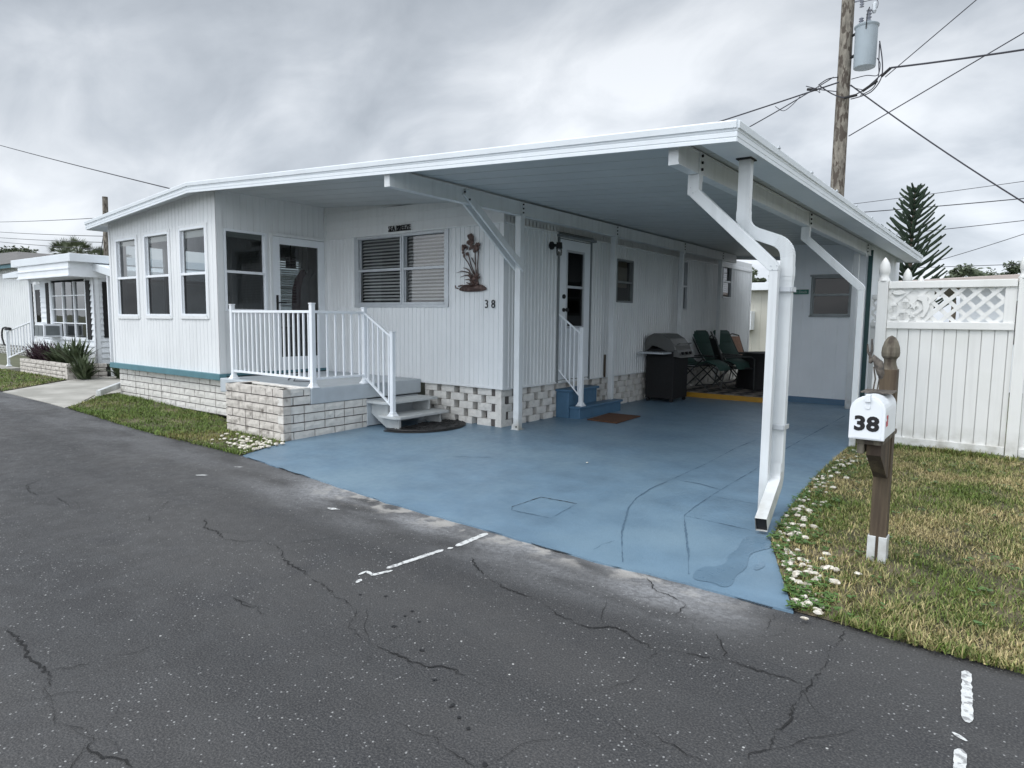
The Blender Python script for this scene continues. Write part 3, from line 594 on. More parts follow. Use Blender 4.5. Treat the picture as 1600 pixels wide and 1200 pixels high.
# skirting: split blocks with voids (pierced), and solid under the sunroom
def blocks(name,fr,u0,u1,z0,z1,parent,m='block',pierced=False,bh=.102,back=True,sd_=3,bl=.295,zcut=None,gap=.013):
    R2=random.Random(sd_); mb=MB(); row=0; z=z1
    while z>z0+.005:
        zb=max(z-bh,z0); uu=u0-(row%2)*.5*(bl+(.08 if pierced else 0))
        while uu<u1:
            ln=bl*(1 if pierced or R2.random()<.8 else .5); a,b_=max(u0,uu),min(u1,uu+ln-gap)
            if b_-a>.03:
                pr_=R2.uniform(-.004,.004); nx,nz=max(1,int((b_-a)/.06)),2; G_=[]
                for j in range(nz+1):
                    for i in range(nx+1):
                        ed=(i in(0,nx))or(j in(0,nz)); G_.append(fr.p(a+(b_-a)*i/nx,zb+gap+(z-zb-gap)*j/nz,pr_+(R2.uniform(-.004,.002) if ed else R2.uniform(.0,.0075))))
                fs=[(j*(nx+1)+i,j*(nx+1)+i+1,(j+1)*(nx+1)+i+1,(j+1)*(nx+1)+i) for j in range(nz) for i in range(nx)]
                k=len(mb.v); mb.add(G_,fs)
                c=[fr.p(a,zb+gap,-.10),fr.p(b_,zb+gap,-.10),fr.p(b_,z,-.10),fr.p(a,z,-.10)]; k2=len(mb.v); mb.v+=[tuple(q) for q in c]
                bot=[k+i for i in range(nx+1)]; top=[k+nz*(nx+1)+i for i in range(nx+1)]; lf=[k+j*(nx+1) for j in range(nz+1)]; rt=[k+j*(nx+1)+nx for j in range(nz+1)]
                mb.f+= [tuple([k2,k2+1]+bot[::-1]),tuple([k2+3]+top+[k2+2])[::-1] if False else tuple([k2+2,k2+3]+top),tuple([k2+3,k2]+lf),tuple([k2+1,k2+2]+rt[::-1])]
            uu+=ln
            if pierced: uu+=.085+R2.uniform(-.012,.012)
        z-=bh; row+=1
    o=mb.build(name,m,parent)
    if back:
        b=MB(); b.fb(fr,u0+.01,u1-.01,z0,z1-.004,-.2 if pierced else -.10,-.11 if pierced else -.012); b.build('dark_backing','dark_backing',o)  # dark joint backing; behind pierced voids its colour stands in for shade
    return o
SKF=F((-6.62,6.69,0),(1,0,0),(0,-1,0)); blocks('skirting',SKF,0,1.376,-.01,.50,home,pierced=True,sd_=5,gap=.005,bl=.24)
SKS=F((-5.245,6.69,0),(0,1,0),(1,0,0)); blocks('skirting',SKS,.0,9.68,-.01,.495,home,pierced=True,sd_=8,gap=.005,bl=.24)
SKL=F((-12.10,4.90,0),(1,0,0),(0,-1,0)); blocks('skirting',SKL,0,5.35,.0,.51,home,sd_=12)
SKL2=F((-12.10,4.90,0),(0,1,0),(-1,0,0)); blocks('skirting',SKL2,0,4,.05,.51,home,sd_=13)
# sunroom
hw=[(.26,1.0,1.385,2.625),(1.27,2.06,1.395,2.635),(2.38,3.12,1.40,2.65)]
gro=lambda L_,s: ribs(L_,.101,.006,-.006,s,.0)
wall('sunroom_wall','siding',home,RX,3.40,.60,lambda u_:zc(-12.16+u_)+.02,hw,gro(3.4,4),(.9,))
for h in hw: window(home,RX,*h,fm='white',mid=2.0,gm='glassd',gm2='glassc')
hr=[(.10,.75,1.475,2.60),(.84,1.76,.58,2.60)]
wall('sunroom_wall','siding',home,RR,1.80,.60,lambda u_:zc(-8.76)+.01,hr,gro(1.8,6))
window(home,RR,*hr[0],fm='white',mid=2.02)
hl=[(.2,.9,1.4,2.6),(1.1,1.8,1.4,2.6),(2.95,3.7,1.5,2.6)]
wall('sunroom_wall','siding',home,RL,4.0,.60,lambda u_:zc(-12.16)+.02,hl,gro(4.,7))
for h in hl: window(home,RL,*h,fm='white',mid=2.0,blind=1.6 if h[0]>2.5 else None)
mb=MB(); mb.fb(RX,3.33,3.415,.60,3.06,0,.014); mb.fb(RR,-.014,.08,.60,3.06,0,.014); mb.fb(RX,0,.06,.6,2.85,0,.012)
for h in hw: 
    a,b_,c,e_=h; mb.fb(RX,a-.04,a-.004,c-.04,e_+.04,0,.012); mb.fb(RX,b_+.004,b_+.04,c-.04,e_+.04,0,.012); mb.fb(RX,a-.004,b_+.004,e_+.004,e_+.04,0,.012); mb.fb(RX,a-.004,b_+.004,c-.045,c-.004,0,.02)
mb.build('corner_trim','siding',home,bevel=.002)
mb=MB(); mb.fb(RX,-.06,3.46,.515,.60,-.05,.055); mb.fb(RR,.0,1.80,.56,.60,-.05,.03); mb.fb(RL,0,4.0,.515,.60,-.05,.055); mb.build('base_trim','teal',home,bevel=.004)
# storm door with full glass
sd=MB(); 
for a,b_,c,e_ in ((.845,.96,.60,2.575),(1.64,1.755,.60,2.575),(.96,1.64,2.47,2.575),(.96,1.64,.60,.80)): sd.fb(RR,a,b_,c,e_,-.02,.018)
sdo=sd.build('storm_door','white',home,bevel=.003)
sd=MB(); sd.add([RR.p(.96,.80,0),RR.p(1.64,.80,0),RR.p(1.64,2.47,0),RR.p(.96,2.47,0)],[(0,1,2,3)]); sd.build('pane','glass',sdo)
sd=MB(); sd.fb(RR,.885,.915,1.50,1.72,.018,.032); sd.tube([RR.p(.90,1.61,.03),RR.p(.90,1.61,.07),RR.p(1.02,1.61,.07)],.010,8); sd.build('handle','black',sdo)
sd=MB(); sd.fb(RR,.80,.842,.60,2.62,0,.022); sd.fb(RR,1.758,1.80,.60,2.62,0,.022); sd.fb(RR,.842,1.758,2.58,2.625,0,.03); sd.build('door_frame','siding',home,bevel=.003)
# sunroom inside
mb=MB(); mb.box(-12.1,-8.80,4.95,8.75,.5,.56); mb.box(-12.1,-8.80,8.7,8.78,.5,3.1); mb.box(-8.81,-8.775,6.68,8.7,.5,3.1); mb.build('interior','room',home)
mb=MB(); mb.box(-10.9,-10.1,5.6,6.3,.56,1.35); mb.box(-11.9,-11.2,7.0,8.6,.56,1.2); mb.box(-9.6,-8.9,7.6,8.6,.56,2.2); mb.build('furniture','dark',home,bevel=.03)
for (x,y,m_,z) in ((-9.42,6.68,'fabricr',.0),(-9.22,6.70,'fabricg',.0),(-9.05,6.72,'fabricg',0)):
    c=MB(); c.lathe((x,y,1.0),[(.20,0),(.19,.5),(.17,.85),(.13,1.02),(.05,1.14),(.03,1.18)],12); c.build('hanging_coat',m_,home,smooth=True)
c=MB(); c.tube([(-9.8,6.72,2.75),(-9.8,6.72,2.40)],.008,8); c.box(-9.86,-9.74,6.66,6.78,2.22,2.40); c.build('wall_lantern','black',home)
mb=MB()
for a,b_,c,_ in hw: mb.fb(RX,a+.03,b_-.03,2.52,2.63,-.075,-.06)
mb.fb(RR,.13,.72,2.50,2.58,-.075,-.06); mb.build('roller_shade','shade',home)
# downspout at the far left corner
mb=MB(); P_=[(-12.30,6.3,2.7),(-12.30,6.3,.40),(-12.28,6.1,.25),(-12.1,4.95,.19),(-11.72,4.42,.135)]; P_=[(-12.26,5.6,.25),(-12.24,4.95,.20),(-11.74,4.42,.14)]; mb.sweep(P_,[(-.045,-.035),(.045,-.035),(.045,.035),(-.045,.035)],(0,0,1)); mb.build('downspout','whited',home,bevel=.004)
mb=MB(); mb.prism([(-11.72,4.36,.10),(-11.66,4.30,.10),(-11.22,4.02,.09),(-11.28,4.08,.09)],(0,0,.02)); tag(mb.build('splash_strip','conc',org=(-11.5,4.2,.08),bevel=.004),'low pale splash strip in the grass below the left downspout','splash block')
# ================================================================ CARPORT
cp=thing('carport','long low white carport roof on braced posts over the blue slab','carport',(-3.3,4.5,0))
YB=15.1
def yf(x): return 4.45+(-1.555-x)*(.2/10.945)
def roofpart(name,xa,xb,za,zb,m,dn,up,ya=0.,yb=0.):
    mb=MB(); mb.hexa([(xa,yf(xa)+ya,za-dn),(xb,yf(xb)+ya,zb-dn),(xb,YB-yb,zb-dn),(xa,YB-yb,za-dn),(xa,yf(xa)+ya,za-up),(xb,yf(xb)+ya,zb-up),(xb,YB-yb,zb-up),(xa,YB-yb,za-up)]); return mb
ZL,ZRg,ZE=2.94,3.17,2.708
mb=roofpart('',-12.46,-8.95,zr_top(-12.46),ZRg,'',.05,.012,.02,.02); mb2=roofpart('',-8.95,-1.58,ZRg,zr_top(-1.58),'',.05,.012,.02,.02); k=mb.add(mb2.v,mb2.f)
roof=mb.build('roof','roofw',cp)
# pan seams under the roof (run across the carport)
mb=MB(); y=4.75
while y<15: mb.hexa([(-8.9,y,zr_top(-8.9)-.0565),(-1.6,y,zr_top(-1.6)-.0565),(-1.6,y+.007,zr_top(-1.6)-.0565),(-8.9,y+.007,zr_top(-8.9)-.0565),(-8.9,y,ZRg-.049),(-1.6,y,zr_top(-1.6)-.049),(-1.6,y+.007,zr_top(-1.6)-.049),(-8.9,y+.007,ZRg-.049)]); y+=.305
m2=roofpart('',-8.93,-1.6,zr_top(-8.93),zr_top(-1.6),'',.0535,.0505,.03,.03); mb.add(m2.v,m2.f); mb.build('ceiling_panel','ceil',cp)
# fascias: two stepped bands with grooves
def fascia(a,b_,n_,za,zb,name='fascia',gut=False):
    """a,b xy ends; outward n"""
    mb=MB(); n_=Vector((n_[0],n_[1],0)).normalized()
    pr=[(0,-.130),(.018,-.130),(.018,-.108),(.014,-.105),(.014,-.100),(.018,-.097),(.018,-.072),(.014,-.069),(.014,-.064),(.018,-.061),(.018,-.047),(.030,-.044),(.034,-.004),(.030,.004),(-.03,.004),(-.03,-.01),(0,-.012)]
    vs=[]; 
    for (p,z) in ((a,za),(b_,zb)):
        for (o_,h) in pr: vs.append((p[0]+n_.x*o_,p[1]+n_.y*o_,z+h))
    k=len(pr); fs=[(j,(j+1)%k,k+(j+1)%k,k+j) for j in range(k)]+[tuple(range(k))[::-1],tuple(range(k,2*k))]
    mb.add(vs,fs); return mb.build(name,'roofw',roof)
e_=.015
fascia((-12.5,4.65),(-8.95,4.585),(-.02,-1),ZL,ZRg); fascia((-8.95,4.585),(-1.54,4.45),(-.018,-1),ZRg,ZE)
fascia((-1.555,4.435),(-1.555,YB),(1,0),ZE,ZE); fascia((-12.5,4.66),(-12.5,YB),(-1,0),ZL,ZL); fascia((-1.555,YB),(-8.95,YB),(0,1),ZE,ZRg); fascia((-8.95,YB),(-12.5,YB),(0,1),ZRg,ZL)
for i in range(10):
    y=5.3+i*1.02; mb=MB(); mb.box(-1.575,-1.515,y,y+.045,ZE+.003,ZE+.012); mb.box(-1.528,-1.518,y+.01,y+.03,ZE+.012,ZE+.022); mb.build('gutter_strap','alu',roof)
# built-in gutter soffit along the eave
mb=MB(); mb.box(-1.80,-1.56,4.48,YB-.02,2.600,2.612); mb.build('soffit','roofw',roof)
# beams
def beam(x,y0,y1,zt,h=.165,w=.075):
    mb=MB(); t=.006; mb.box(x-w/2,x-w/2+t,y0,y1,zt-h,zt); mb.box(x+w/2-t,x+w/2,y0,y1,zt-h,zt); mb.box(x-w/2+t,x+w/2-t,y0,y1,zt-h,zt-h+t); mb.box(x-w/2+t,x+w/2-t,y0,y0+.008,zt-h+t,zt-.001)
    mb.box(x+w/2,x+w/2+.006,y0,y1,zt-h,zt-h+.014); mb.box(x+w/2,x+w/2+.006,y0,y1,zt-.016,zt-.002)
    return mb.build('beam','whited',cp)
B1=beam(-5.0,4.53,14.6,2.845); B2=beam(-2.02,4.53,14.8,2.672)
def post(x,y,z1,w=.085,d=.085,z0=None,foot=True,label=None):
    z0=zg(x,y) if z0 is None else z0; mb=MB(); mb.box(x-w/2,x+w/2,y-d/2,y+d/2,z0,z1)
    for q in (-1,1): mb.box(x+q*w*.5-.006,x+q*w*.5+.006,y-d/2-.004,y+d/2+.004,z0+.1,z1-.01) if False else None
    o=mb.build('post','whited',cp,bevel=.006,label=label)
    if foot:
        k=MB(); k.box(x-w/2-.012,x+w/2+.012,y-d/2-.012,y-d/2-.004,z0+.0,z0+.07); k.box(x-w/2-.02,x+w/2+.02,y-d/2-.02,y+d/2+.02,z0,z0+.006); k.build('foot_bracket','whited',o)
        k=MB(); k.tube([(x+.02,y-d/2-.013,z0+.04),(x+.02,y-d/2-.02,z0+.04)],.010,8); k.build('bolt','black',o)
    return o
def bracket(x,y,zb,zt,side=1):
    k=MB(); k.box(x+side*.0385,x+side*.0475,y-.035,y+.035,zb-.05,zt-.003); b=k.build('bracket','whited',cp)
    k=MB()
    for i in range(3): z=zt-.03-i*.05; c=Vector((x+side*.048,y,z)); k.tube([c,c+Vector((side*.012,0,0))],.011,8)
    k.build('bolt','black',b)
def brace(a,b_,w,t,side,z_=None):
    """flat channel from a to b; w is the visible width, t thickness along 'side' axis"""
    a,b_=Vector(a),Vector(b_); d=(b_-a).normalized(); s_=Vector(side).normalized(); q=d.cross(s_).normalized()*w/2; h=s_*t/2; mb=MB()
    mb.hexa([a-q-h,a+q-h,a+q+h,a-q+h,b_-q-h,b_+q-h,b_+q+h,b_-q+h]); return mb.build('brace','whited',cp,bevel=.005)
Z1=2.845-.165; Z2=2.672-.165
post(-5.0,6.72,Z1,label='front left carport post with street-side brace'); bracket(-5.0,6.72,Z1,2.845)
for y in (9.15,11.75,13.75): post(-5.0,y,Z1,.075,.075); bracket(-5.0,y,Z1,2.845)
brace((-5.052,6.74,2.03),(-5.052,5.62,2.80),.085,.03,(1,0,0)); brace((-4.948,6.74,2.03),(-4.948,5.62,2.80),.085,.03,(1,0,0))
k=MB()
for z,y in ((2.79,5.60),(2.72,5.68)): k.tube([(-4.93,y,z),(-4.918,y,z)],.011,8)
k.build('bolt','black',B1)
# outer posts stand outboard of the beam and reach it with cranked braces
for (y,lab) in ((4.94,'front right carport post beside the downspout'),(8.28,'middle right carport post beside the fence')):
    x=-1.402; post(x,y,1.80,.062,.062,foot=False,label=lab); bracket(-2.02,y,Z2,2.672)
    k=MB(); k.hexa([(-2.065,y-.036,2.355),(-1.975,y-.036,2.39),(-1.975,y+.036,2.39),(-2.065,y+.036,2.355),(-2.065,y-.036,Z2+.0),(-1.975,y-.036,Z2),(-1.975,y+.036,Z2),(-2.065,y+.036,Z2)])
    k.build('brace','whited',cp,bevel=.005)
    k=MB(); k.hexa([(-1.5035,y-.0425,1.795),(-1.4165,y-.0425,1.80),(-1.4165,y+.0425,1.80),(-1.5035,y+.0425,1.795),(-2.066,y-.041,2.405),(-1.974,y-.041,2.365),(-1.974,y+.041,2.365),(-2.066,y+.041,2.405)]) if False else None
    a=[(-1.434,1.765),(-1.370,1.765),(-1.370,1.80),(-1.388,1.83),(-1.978,2.395),(-2.058,2.36)]
    k.prism([(px,y-.034,pz) for px,pz in a],(0,.068,0)); br=k.build('brace','whited',cp,bevel=.004)
    k=MB()
    for (px,pz) in ((-1.42,1.80),(-1.38,1.80),(-1.41,1.775),(-1.37,1.775),(-2.02,2.37),(-2.04,2.41)): k.tube([(px,y-.034,pz),(px,y-.038,pz)],.005,6)
    k.build('screw','alu',br)
post(-2.12,11.95,Z2,.085,.085,foot=False); bracket(-2.02,11.95,Z2,2.672)
# front right downspout
def rect(w,d,n_=6):
    """ribbed downspout section"""
    p=[]
    for i in range(n_+1):
        x=-w/2+w*i/n_; p.append((x,-d/2+(.004 if 0<i<n_ and i%2 else 0)))
    for i in range(n_+1):
        x=w/2-w*i/n_; p.append((x,d/2-(.004 if 0<i<n_ and i%2 else 0)))
    return p
def smoothpath(P,rad,n_=6):
    P=[Vector(p) for p in P]; o=[P[0]]
    for i in range(1,len(P)-1):
        a,b_,c=P[i-1],P[i],P[i+1]; d1=(a-b_).normalized(); d2=(c-b_).normalized()
        s_,e_=b_+d1*rad,b_+d2*rad
        for j in range(n_+1): t=j/n_; o.append(s_*(1-t)**2+b_*2*t*(1-t)+e_*t*t)
    return o+[P[-1]]
SP=smoothpath([(-1.675,5.05,2.605),(-1.675,5.05,2.09),(-1.345,5.05,1.96),(-1.345,5.05,.0)],.10)[:-1]+[Vector((-1.345,5.05,1.70))]
mb=MB(); mb.sweep(SP,rect(.064,.088),(0,1,0)); ds=mb.build('downspout','whited',cp,bevel=.0)
mb=MB(); mb.sweep([(-1.345,5.05,1.72),(-1.345,5.05,.30)],rect(.060,.084),(0,1,0)); mb.build('pipe','whited',ds)
# crimped elbows
for c in ((-1.675,5.05,2.20),(-1.345,5.05,1.78)): mb=MB(); mb.sweep([(c[0],c[1],c[2]+.02),(c[0],c[1],c[2]-.05)],rect(.069,.093),(0,1,0)); mb.build('collar','whited',ds)
mb=MB(); JN=[]
P_=smoothpath([(-1.675,5.05,2.28),(-1.675,5.05,2.09),(-1.345,5.05,1.96),(-1.345,5.05,1.78)],.10,10)
for i in range(2,len(P_)-2):
    if (P_[i+1]-P_[i-1]).length<.12: 
        mb=MB(); a,b_=P_[i]-(P_[i+1]-P_[i-1])*.10,P_[i]+(P_[i+1]-P_[i-1])*.10; mb.sweep([a,b_],rect(.068,.091),(0,1,0)); mb.build('crimp_ring','whited',ds)
P_=smoothpath([(-1.345,5.05,.34),(-1.345,5.05,.20),(-1.285,4.50,.005)],.07,6); mb=MB(); o_=[(-.038,-.050),(.038,-.050),(.038,.050),(-.038,.050)]
P_=[Vector((p.x,p.y,p.z+.03)) for p in P_]
mb.sweep(P_,o_,(1,0,0),cap=False)
mb.build('spout','whited',ds)
mb=MB(); q=P_[-1]-(P_[-1]-P_[-2]).normalized()*.02; mb.sweep([q,q+(P_[-1]-P_[-2]).normalized()*.004],[(-.035,-.047),(.035,-.047),(.035,.047),(-.035,.047)],(1,0,0)); mb.build('mouth_shade','black',ds)  # black plate stands in for the shade inside the spout mouth
mb=MB()
for z in (1.62,.62): mb.box(-1.43,-1.30,4.985,4.998,z,z+.035); mb.box(-1.3005,-1.292,4.99,5.11,z,z+.035)
mb.build('strap','alu',ds,bevel=.002)
mb=MB(); mb.box(-1.73,-1.62,4.98,5.12,2.592,2.604); mb.build('outlet','black',ds)
# ================================================================ DECK, PLANTER, STEPS
dk=thing('front_deck','raised grey painted deck slab on split block wall in front of the glass door','deck',(-7.7,5.7,0))
mb=MB(); mb.box(-8.70,-6.645,4.80,6.635,.36,.552); mb.build('slab','gray',dk,bevel=.012)
DB=F((-6.66,4.42,0),(0,1,0),(1,0,0)); blocks('base_wall',DB,0,1.24,-.07,.355,dk,sd_=21)
mb=MB(); mb.box(-6.95,-6.67,5.67,6.6,.0,.34); mb.box(-6.66,-6.645,5.66,5.98,.0,.345); mb.build('riser','gray',dk)
pl=thing('planter','low square split block planter on the deck corner near the street','planter',(-7.26,4.6,-.04))
PA=F((-7.88,4.42,0),(1,0,0),(0,-1,0)); PB=F((-6.66,4.42,0),(0,1,0),(1,0,0)); PC=F((-7.88,4.42,0),(0,1,0),(-1,0,0))
blocks('wall',PA,0,1.23,-.07,.565,pl,'blockd',sd_=31); blocks('wall',PB,0,.375,.357,.565,pl,'block',sd_=32); blocks('wall',PC,0,.41,-.03,.565,pl,'blockd',sd_=33)
mb=MB(); 
for b in ((-7.88,-6.66,4.43,4.53),(-7.88,-6.66,4.72,4.80),(-7.88,-7.78,4.53,4.72),(-6.77,-6.66,4.53,4.72)): mb.box(*b,.54,.563)
mb.build('coping','block',pl,bevel=.004)
mb=MB(); mb.box(-7.78,-6.77,4.53,4.72,.3,.53); mb.build('soil','soil',pl)
R2=random.Random(5)
def st(n_,x0,x1,y0,y1,z,s0,s1,sd_):
    R2=random.Random(sd_); mb=MB()
    for _ in range(n_):
        x,y,r_=R2.uniform(x0,x1),R2.uniform(y0,y1),R2.uniform(s0,s1); mb.lathe((x,y,z),[(r_*.7,0),(r_,r_*.3),(r_*.6,r_*.7),(r_*.1,r_*.8)],6)
    return mb
o=st(70,-7.74,-6.8,4.55,4.70,.525,.012,.028,3).build('shells','shell',pl); o['kind']='stuff'
fs_=thing('front_steps','two grey painted wooden treads from the deck down to the slab','steps',(-6.35,6.1,0))
for (x0,x1,z) in ((-6.64,-6.27,.335),(-6.42,-6.05,.165)):
    mb=MB(); a=x0+.0; mb.prism([(x0,5.63,z-.032),(x1-.05,5.63,z-.032),(x1,5.68,z-.032),(x1,6.58,z-.032),(x0,6.58,z-.032)],(0,0,.032)); mb.build('tread','wood_gray',fs_,bevel=.004)
for y in (5.72,6.46):
    mb=MB(); mb.prism([(-6.64,y,.30),(-6.64,y,.16),(-6.36,y,.0),(-6.12,y,.0),(-6.12,y,.133),(-6.33,y,.133),(-6.33,y,.30)],(0,.035,0)); mb.build('stringer','wood_gray',fs_,bevel=.002)
mb=MB(); mb.box(-6.60,-6.40,5.80,6.44,.05,.10); mb.build('crosspiece','gray',fs_)
def railing(name,label,posts,runs,parent=None):
    """posts (x,y,z0,z1); runs (a,b,ztopa,ztopb,zbota,zbotb,n)"""
    t=thing(name,label,'railing',(posts[0][0],posts[0][1],posts[0][2]))
    for (x,y,z0,z1) in posts:
        mb=MB(); mb.box(x-.027,x+.027,y-.027,y+.027,z0,z1-.012); mb.box(x-.033,x+.033,y-.033,y+.033,z1-.014,z1); p=mb.build('post','white',t,bevel=.004)
        mb=MB(); mb.lathe((x,y,z0),[(.056,0),(.052,.012),(.038,.03),(.036,.05)],4,1); mb.build('base_cover','white',p,bevel=.004)
    for (a,b_,ta,tb,ba,bb,n_) in runs:
        a,b_=Vector(a),Vector(b_); dr=(b_-a); L_=dr.length; dr.normalize(); s_=Vector((-dr.y,dr.x,0))
        for nm,z0,z1,hw_,hh in (('top_rail',ta,tb,.020,.016),('bottom_rail',ba,bb,.018,.014)):
            A=Vector((a.x,a.y,z0)); B=Vector((b_.x,b_.y,z1)); mb=MB(); q=s_*hw_; w=Vector((0,0,hh)); mb.hexa([A-q-w,B-q-w,B+q-w,A+q-w,A-q+w,B-q+w,B+q+w,A+q+w]); mb.build(nm,'white',t,bevel=.003)
        for i in range(n_):
            f_=(i+.7)/(n_+.4); p=a+(b_-a)*f_; z0=ba+(bb-ba)*f_; z1=ta+(tb-ta)*f_; mb=MB(); mb.box(p.x-.0095,p.x+.0095,p.y-.0095,p.y+.0095,z0,z1); mb.build('baluster','white',t)
    return t
dz=.552
railing('deck_railing','white metal railing round the front deck and down its steps',[(-8.46,4.87,dz,1.565),(-6.70,4.87,dz,1.57),(-6.69,5.66,dz,1.535),(-6.20,5.69,.165,1.235)],
 [((-8.46,4.87),(-6.70,4.87),1.465,1.465,.66,.66,17),((-6.70,4.87),(-6.69,5.66),1.465,1.465,.66,.66,6),((-6.69,5.66),(-6.20,5.69),1.465,1.16,.64,.28,5)])
bs=thing('side_steps','two-step dark blue painted concrete steps below the carport door','steps',(-5.0,8.5,0))
mb=MB(); mb.box(-5.235,-5.02,7.96,8.76,-.01,.375); mb.box(-5.02,-4.85,7.99,9.22,-.01,.14); mb.build('riser','blue',bs,bevel=.008)
mb=MB(); mb.box(-5.24,-4.99,7.94,8.79,.375,.412); mb.build('tread','blue',bs,bevel=.01); mb=MB(); mb.box(-5.015,-4.825,7.965,9.25,.14,.175); mb.build('tread','blue',bs,bevel=.01)
railing('side_railing','short white stair railing from wall down to the blue steps by the carport door',[(-4.90,8.10,.175,1.30)],[((-4.90,8.10),(-5.19,7.93),1.19,1.48,.29,.70,5)])
# ================================================================ SMALL THINGS AT THE HOUSE
# half round rubber mat
mb=MB(); pts=[(-6.22+.62*math.cos(a),6.17+.62*math.sin(a)*1.0,.004) for a in np.linspace(-math.pi/2,math.pi/2,40)]; pts=[(x,y,zg(x,y)+.004) for x,y,_ in pts]; mb.prism(pts,(0,0,.010))
mt=mb.build('door_mat','rubber',org=(-6.0,6.2,0)); tag(mt,'half round black rubber doormat at the foot of the grey steps','doormat')
mb=MB(); R2=random.Random(9)
for rr in (.60,.575):
    mb.tube([(-6.22+rr*math.cos(a),6.17+rr*math.sin(a),.0165) for a in np.linspace(-math.pi/2,math.pi/2,30)],.006,5)
for i in range(120):
    a=R2.uniform(-1.5,1.5); q=R2.uniform(.05,.52); x=-6.2+q*math.cos(a); y=6.17+q*math.sin(a); w=R2.uniform(0,6.28); cv=R2.choice((-1,1)); P_=[]
    for j in range(5): P_.append((x,y,.0165)); x+=.022*math.cos(w); y+=.022*math.sin(w); w+=cv*.55
    mb.tube(P_,.005,4)
ORG[mt.name]=Vector((-6.0,6.2,0)); mb.build('scroll_relief','rubber',mt)
mb=MB(); mb.prism([(-4.72,7.98,.003),(-4.24,7.96,.003),(-4.30,8.80,.003),(-4.80,8.76,.003)],(0,0,.014)); tag(mb.build('door_mat','coir',org=(-4.5,8.4,0),bevel=.004),'flat brown coir doormat beside the blue side steps','doormat')
# name sign and numbers
lt=text('SEA BREEZE','black',None,FX,1.715,2.672,.072,.035,.014,'name_sign',bold=.004,width=.445,org=(-7.06,6.62,2.66),sp=1.05); 
ORG[lt.name]=Vector((-7.06,6.62,2.66)); mb=MB(); mb.fb(FX,1.49,1.94,2.629,2.638,.034,.048); mb.build('base_bar','black',lt)
tag(lt,'black cut-out letters spelling SEA BREEZE above the front windows','sign')
for ch,uu in (('3',3.30),('8',3.41)):
    o=text(ch,'black',None,FX,uu,1.595,.105,.010,.008,'house_number',sx=.9,org=(-8.76+uu,6.63,1.56)); tag(o,'black numeral %s on the front wall near the corner'%('3, left of the eight,' if ch=='3' else '8, right of the three,'),'house number')
# metal wall art: reeds with cattail blooms on a rock
wa=thing('wall_art','brown metal wall sculpture of reeds and blooms above a rock, on front wall','wall art',(-5.72,6.63,1.75))
def ap(px,py): # layout taken on the wall plane: u,z
    return FX.p(2.81+(px-277)*.00147,2.465-(py-225)*.001108,.03)
mb=MB()
for L_ in ([(490,700),(400,520),(350,450)],[(500,700),(440,560),(400,400)],[(510,700),(490,560),(445,470)],[(500,690),(490,500),(485,400)],[(520,700),(515,560),(525,400)]):
    mb.tube([ap(*p) for p in L_],.007,6)
mb.build('stem','bronze',wa)
mb=MB(); R2=random.Random(8)
for i in range(26):
    a=R2.uniform(-1.2,1.2); p=ap(485+R2.uniform(-45,45),770); q=ap(485+a*55,R2.uniform(640,720))
    mb.tube([p,(p+q)/2+Vector((0,-.02,0)),q],[.010,.008,.002],5)
mb.build('grass_clump','bronze',wa)
mb=MB()
for L_ in ([(440,720),(410,640),(330,620),(265,640)],[(440,720),(420,670),(370,670),(310,695)],[(450,710),(420,620),(380,590),(345,582)],[(440,740),(410,720),(360,725)],[(450,740),(420,690),(395,670),(370,680)]):
    mb.tube([ap(*p) for p in L_],[.008,.009,.007,.002][:len(L_)] if len(L_)==4 else [.009,.008,.003],5)
mb.build('leaf','bronze',wa)
mb=MB(); R2=random.Random(4)
for (cx,cy,w,h) in ((370,390,38,62),(350,345,26,18),(440,320,38,58),(430,235,34,34),(415,290,20,20),(500,370,32,42),(515,330,16,16),(450,270,22,22)):
    for i in range(9):
        q=ap(cx+R2.uniform(-w,w)*.7,cy+R2.uniform(-h,h)*.8); a=R2.uniform(0,3); s_=.022; n_=Vector((0,R2.uniform(-.5,.5),0)); k=[]
        for j in range(6): t=a+j*math.pi/3; k.append(q+Vector((math.cos(t)*s_*R2.uniform(.7,1.3),n_.y*.02*math.cos(t),math.sin(t)*s_*R2.uniform(.7,1.3))))
        mb.prism(k,(0,-.006,0))
mb.build('bloom','bronze',wa)
mb=MB(); c=ap(460,820); k=24; vs=[]
for i in range(k):
    a=6.283*i/k; vs.append(ap(455+150*math.cos(a)*(1+.12*math.sin(3*a)),822+52*math.sin(a)*(1+.15*math.cos(2*a))))
cc=c+Vector((0,-.04,0)); mb.add(vs+[cc]+[v+Vector((0,.02,0)) for v in vs],[(i,(i+1)%k,k) for i in range(k)]+[(i,k+1+i,k+1+(i+1)%k,(i+1)%k) for i in range(k)])
for L_ in ([(440,735),(470,770),(500,790),(540,770)],[(300,800),(350,790),(400,800),(440,790)],[(265,790),(270,820),(300,825)],[(400,760),(440,775),(470,740)]): mb.tube([ap(*p)+Vector((0,-.02,0)) for p in L_],.009,6)
mb.build('rock','bronze',wa)
